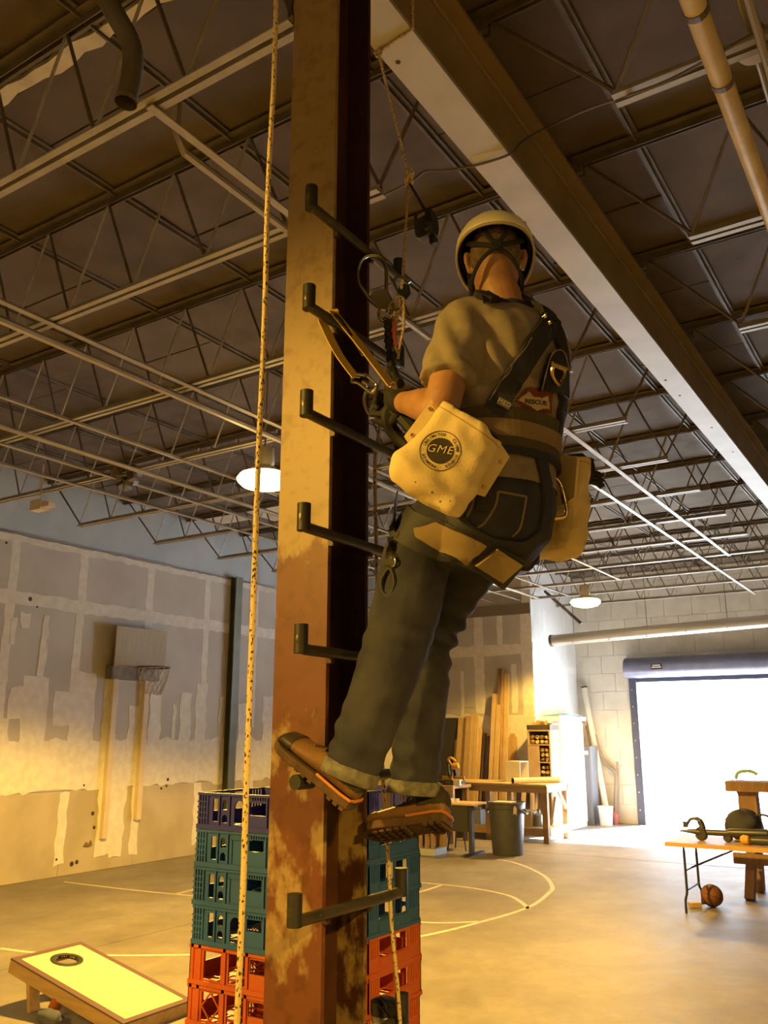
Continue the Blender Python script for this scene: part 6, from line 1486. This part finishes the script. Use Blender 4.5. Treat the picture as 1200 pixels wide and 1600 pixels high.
# ================================================================== connectors and lanyards
def carabiner(c, upv, side, Hh, W, r_, m, label, gate_m=None, name='carabiner'):
    upv = upv.normalized(); side = (side - upv * side.dot(upv)).normalized()
    t = thing(name, c - V(0, 0, Hh * .5), label, 'carabiner')
    pts = [(-.5, .30), (-.42, .46), (-.2, .52), (.1, .5), (.28, .40), (.38, .26)]
    pts2 = [(.50, -.30), (.44, -.44), (.25, -.5), (-.25, -.5), (-.46, -.44), (-.5, -.3), (-.5, 0)]
    fr_ = [c + side * (a * W) + upv * (b_ * Hh) for a, b_ in pts2 + pts]
    obj('frame', MB().tube(cat_rom(fr_, 4), r_, 10), m, t, smooth=True)
    g0, g1 = c + side * (.38 * W) + upv * (.26 * Hh), c + side * (.50 * W) + upv * (-.30 * Hh)
    obj('gate', MB().tube([g0, g0.lerp(g1, .1), g0.lerp(g1, .12), g0.lerp(g1, .75), g0.lerp(g1, .77), g1], [r_ * .9, r_ * .9, r_ * 1.5, r_ * 1.5, r_ * .9, r_ * .9], 10), gate_m or m, t, smooth=True)
    return t
cg = ony(866, 778, 2.30)
carabiner(cg, V(-.05, 0, 1), V(.84, .54, -.1), .122, .066, .0058, M_gold, 'gold carabiner hanging at the back of the belt beside the right bag')
obj('belt_ring', MB().torus(hit(758, 703) + V(0, -.02, 0), .018, .0025, (.3, .9, .3), 18, 6), M_chrome, har)
# yellow positioning lanyard over the second rung
zr = RZ[8]
M_hook = mat('hook_steel', (.42, .38, .30), .25, metal=1)
r0_ = V(RX, 2.045, zr)
t = thing('positioning_lanyard', r0_, 'yellow webbing lanyard looped over a rung to the climber\'s harness', 'lanyard')
e1 = ony(612, 603, 2.12); e2 = ony(556, 590, 2.08)
wy = V(0, 1, 0)
def web(pts, w, m, parent, nm, th=.0035, wd=V(.3, .95, .1)):
    P = cat_rom(pts, 6); rings = []
    for i, p in enumerate(P):
        t_ = (P[min(i + 1, len(P) - 1)] - P[max(i - 1, 0)]).normalized(); s_ = (wd - t_ * wd.dot(t_)).normalized(); n__ = t_.cross(s_)
        rings.append([p + s_ * w / 2 + n__ * th / 2, p + s_ * w / 2 - n__ * th / 2, p - s_ * w / 2 - n__ * th / 2, p - s_ * w / 2 + n__ * th / 2])
    return obj(nm, MB().loft(rings), m, parent)
arc = [r0_ + V(.026 * math.cos(a), 0, .026 * math.sin(a)) for a in (.35, 1.0, 1.6, 2.2, 2.9, 3.6)]
web([e1, e1.lerp(arc[0], .5) + V(0, 0, .004)] + arc + [e2.lerp(arc[-1], .5) + V(-.004, 0, -.01), e2], .036, M_yweb, t, 'webbing')
web([r0_ + V(.03, -.01, .008), r0_ + V(.055, 0, -.028), e1.lerp(r0_, .45)], .012, M_black, t, 'wear_stripe')
tk = thing('snap_hook', e2, 'steel snap hook clipped between the yellow lanyard and the hip ring', 'snap hook')
h2 = ony(583, 606, 2.11)
obj('hook_frame', MB().tube(cat_rom([e2 + V(-.012, 0, .008), e2 + V(-.014, 0, -.012), e2 + V(.01, 0, -.022), h2 + V(-.01, 0, -.012), h2 + V(.012, 0, -.004), h2 + V(.008, 0, .014), e2 + V(.03, 0, .008)], 5), .0058, 8), M_hook, tk, smooth=True)
obj('gate', MB().tube([e2 + V(.008, -.004, .008), e2 + V(.04, -.004, -.004)], .007, 8), M_hook, tk, smooth=True)
obj('swivel', MB().lathe([(.004, -.012), (.009, -.01), (.009, .01), (.004, .012)], e2.lerp(h2, .55), 10, tuple((h2 - e2).normalized())), M_hook, tk, smooth=True)
hr0 = ony(580, 625, 2.12)
t = thing('hip_ring', hr0, 'large steel harness ring below the snap hook', 'ring')
obj('ring', MB().tube(cat_rom([hr0 + V(-.022, 0, .03), hr0 + V(-.026, 0, -.005), hr0 + V(-.008, 0, -.045), hr0 + V(.016, 0, -.045), hr0 + V(.024, 0, -.005), hr0 + V(.018, 0, .03), hr0 + V(0, 0, .042)], 5, True), .0052, 8, closed=True), M_hook, t, smooth=True)
obj('ring_strap', MB().tube([hr0 + V(.0, 0, -.044), hr0 + V(.04, .01, -.05), hr0 + V(.11, .03, -.04)], [.012, .02, .024], 8), M_black, t, smooth=True)
t = thing('brass_link', e1, 'small brass connector at the end of the yellow lanyard', 'connector')
obj('link', MB().tube(cat_rom([e1 + V(.012, 0, .012), e1 + V(-.014, 0, -.002), e1 + V(-.008, 0, -.026), e1 + V(.014, 0, -.016)], 5, True), .005, 8, closed=True), M_gold, t, smooth=True)
obj('link_pin', MB().tube([e1 + V(-.018, 0, -.014), e1 + V(.02, 0, -.008)], .0065, 8), M_gold, t, smooth=True)
# rebar hook on the top rung
yk = 2.41
def G(px, py, F=2.72): return atf(px, py, F)
t = thing('rebar_hook', G(585, 445), 'big steel scaffold hook hung over the top rung', 'snap hook')
obj('hook_frame', MB().tube(cat_rom([G(562, 448), G(559, 430), G(562, 412), G(573, 400), G(590, 399), G(601, 410), G(604, 430), G(603, 455), G(600, 478)], 5), .0068, 9), M_hook, t, smooth=True)
obj('gate', MB().tube([G(562, 446), G(578, 468), G(592, 480)], .0075, 9), M_hook, t, smooth=True)
obj('hook_plate', MB().prism([G(577, 462, 2.712), G(590, 450, 2.712), G(603, 452, 2.712), G(612, 470, 2.712), G(603, 484, 2.712), G(590, 482, 2.712)], (0, .016, 0)), M_hook, t)
obj('eye', MB().tube(cat_rom([G(594, 482), G(592, 494), G(600, 502), G(609, 497), G(611, 484)], 5), .0055, 8), M_hook, t, smooth=True)
# black bungee lanyard
t = thing('shock_lanyard', G(606, 500), 'black gathered shock-absorbing lanyard below the scaffold hook', 'lanyard')
bp1 = cat_rom([G(606, 501), G(607, 530), G(610, 560), G(616, 585, 2.66), G(625, 600, 2.58)], 10)
obj('sleeve', MB().tube(bp1, [.0135 + .003 * math.sin(i * 1.9) + .0015 * math.sin(i * .7) for i in range(len(bp1))], 12), M_black, t, smooth=True)
obj('end_loop', MB().torus(G(601, 500), .008, .003, (0, 1, 0), 12, 6), M_black, t)
# rope grab cluster at the end of the working rope
t = thing('rope_grab', car, 'rope grab with dark blue cam and steel links on the working rope', 'rope grab')
obj('cam', MB().prism([G(622, 452), G(629, 441), G(635, 443), G(637, 455), G(631, 464), G(625, 466)], (0, .02, 0)), mat('cam_blue', (.03, .06, .085), .35, metal=.5), t)
obj('horn', MB().tube(cat_rom([G(612, 442), G(620, 434), G(632, 434), G(640, 442)], 5), .0055, 8), mat('horn_grey', (.10, .09, .07), .4, metal=.6), t, smooth=True)
obj('link', MB().tube(cat_rom([G(620, 463), G(614, 476), G(618, 488), G(627, 480), G(630, 466)], 5, True), .0045, 8, closed=True), M_gold, t, smooth=True)
obj('cord', MB().tube(cat_rom([G(630, 466), G(631, 490), G(630, 515), G(624, 545), G(622, 560)], 5), .005, 7), M_rope, t, smooth=True)
t = thing('small_carabiner', G(612, 478), 'small steel carabiner joining the hook and the rope grab', 'carabiner')
obj('frame', MB().tube(cat_rom([G(606, 470), G(604, 486), G(610, 494), G(616, 486), G(614, 472)], 5, True), .0045, 8, closed=True), M_chrome, t, smooth=True)
t = thing('hand_tool', G(617, 520), 'orange-red handled tool hanging beside the black lanyard', 'tool')
obj('grip', MB().tube([G(614, 502), G(615, 508), G(617, 535), G(619, 545)], [.006, .0095, .009, .005], 10), mat('red_grip', (.50, .10, .025), .4), t, smooth=True)
obj('shackle', MB().tube(cat_rom([G(616, 480), G(612, 492), G(614, 503), G(619, 492)], 5, True), .0035, 7, closed=True), M_gold, t, smooth=True)
obj('tip', MB().tube([G(618, 543), G(621, 552)], [.006, .003], 8), M_yweb, t, smooth=True)
# fall arrester hanging from the knot
yd = 2.58
t = thing('fall_arrester', ony(665, 350, yd), 'black rounded fall-arrest block hanging from the knot', 'fall arrester')
def D(px, py, y=yd): return ony(px, py, y)
cen = D(666, 352); au, ar = V(-.08, 0, 1).normalized(), V(1, 0, .08).normalized()
rings = []
for dy, g_ in ((-.028, .8), (-.022, .96), (0, 1.0), (.022, .96), (.028, .8)):
    rings.append([cen + V(0, dy, 0) + ar * (.044 * g_ * a) + au * (.062 * g_ * c) for a, c in [(math.copysign(abs(math.cos(q_)) ** .55, math.cos(q_)), math.copysign(abs(math.sin(q_)) ** .55, math.sin(q_))) for q_ in [2 * PI * k / 24 for k in range(24)]]])
obj('housing', MB().loft(rings), mat('arrester_black', (.022, .02, .016), .4), t, smooth=True)
obj('label', MB().prism([cen + V(0, -.030, 0) + ar * a + au * c for a, c in ((-.02, .022), (.014, .026), (.012, .040), (-.016, .038))], (0, .002, 0)), mat('arrester_label', (.30, .22, .09), .6), t)
obj('swivel', MB().tube([cen + au * -.04 + ar * .015, cen + au * -.07 + ar * .022, cen + au * -.078 + ar * .024, cen + au * -.1 + ar * .03], [.014, .012, .018, .015], 12), mat('arrester_black', (.022, .02, .016), .4), t, smooth=True)
obj('top_shackle', MB().tube([kn + V(.008, -.01, -.04), kn.lerp(cen, .4) + V(.006, -.01, 0), cen + au * .07, cen + au * .05], .0065, 8), mat('arrester_black', (.022, .02, .016), .4), t, smooth=True)
obj('lock_knob', MB().lathe([(.001, -.01), (.016, -.01), (.018, 0), (.016, .01), (.001, .01)], cen + V(0, -.03, 0) + ar * .02 + au * -.03, 14, (0, 1, 0)), mat('knob_grey', (.05, .045, .04), .35), t, smooth=True)
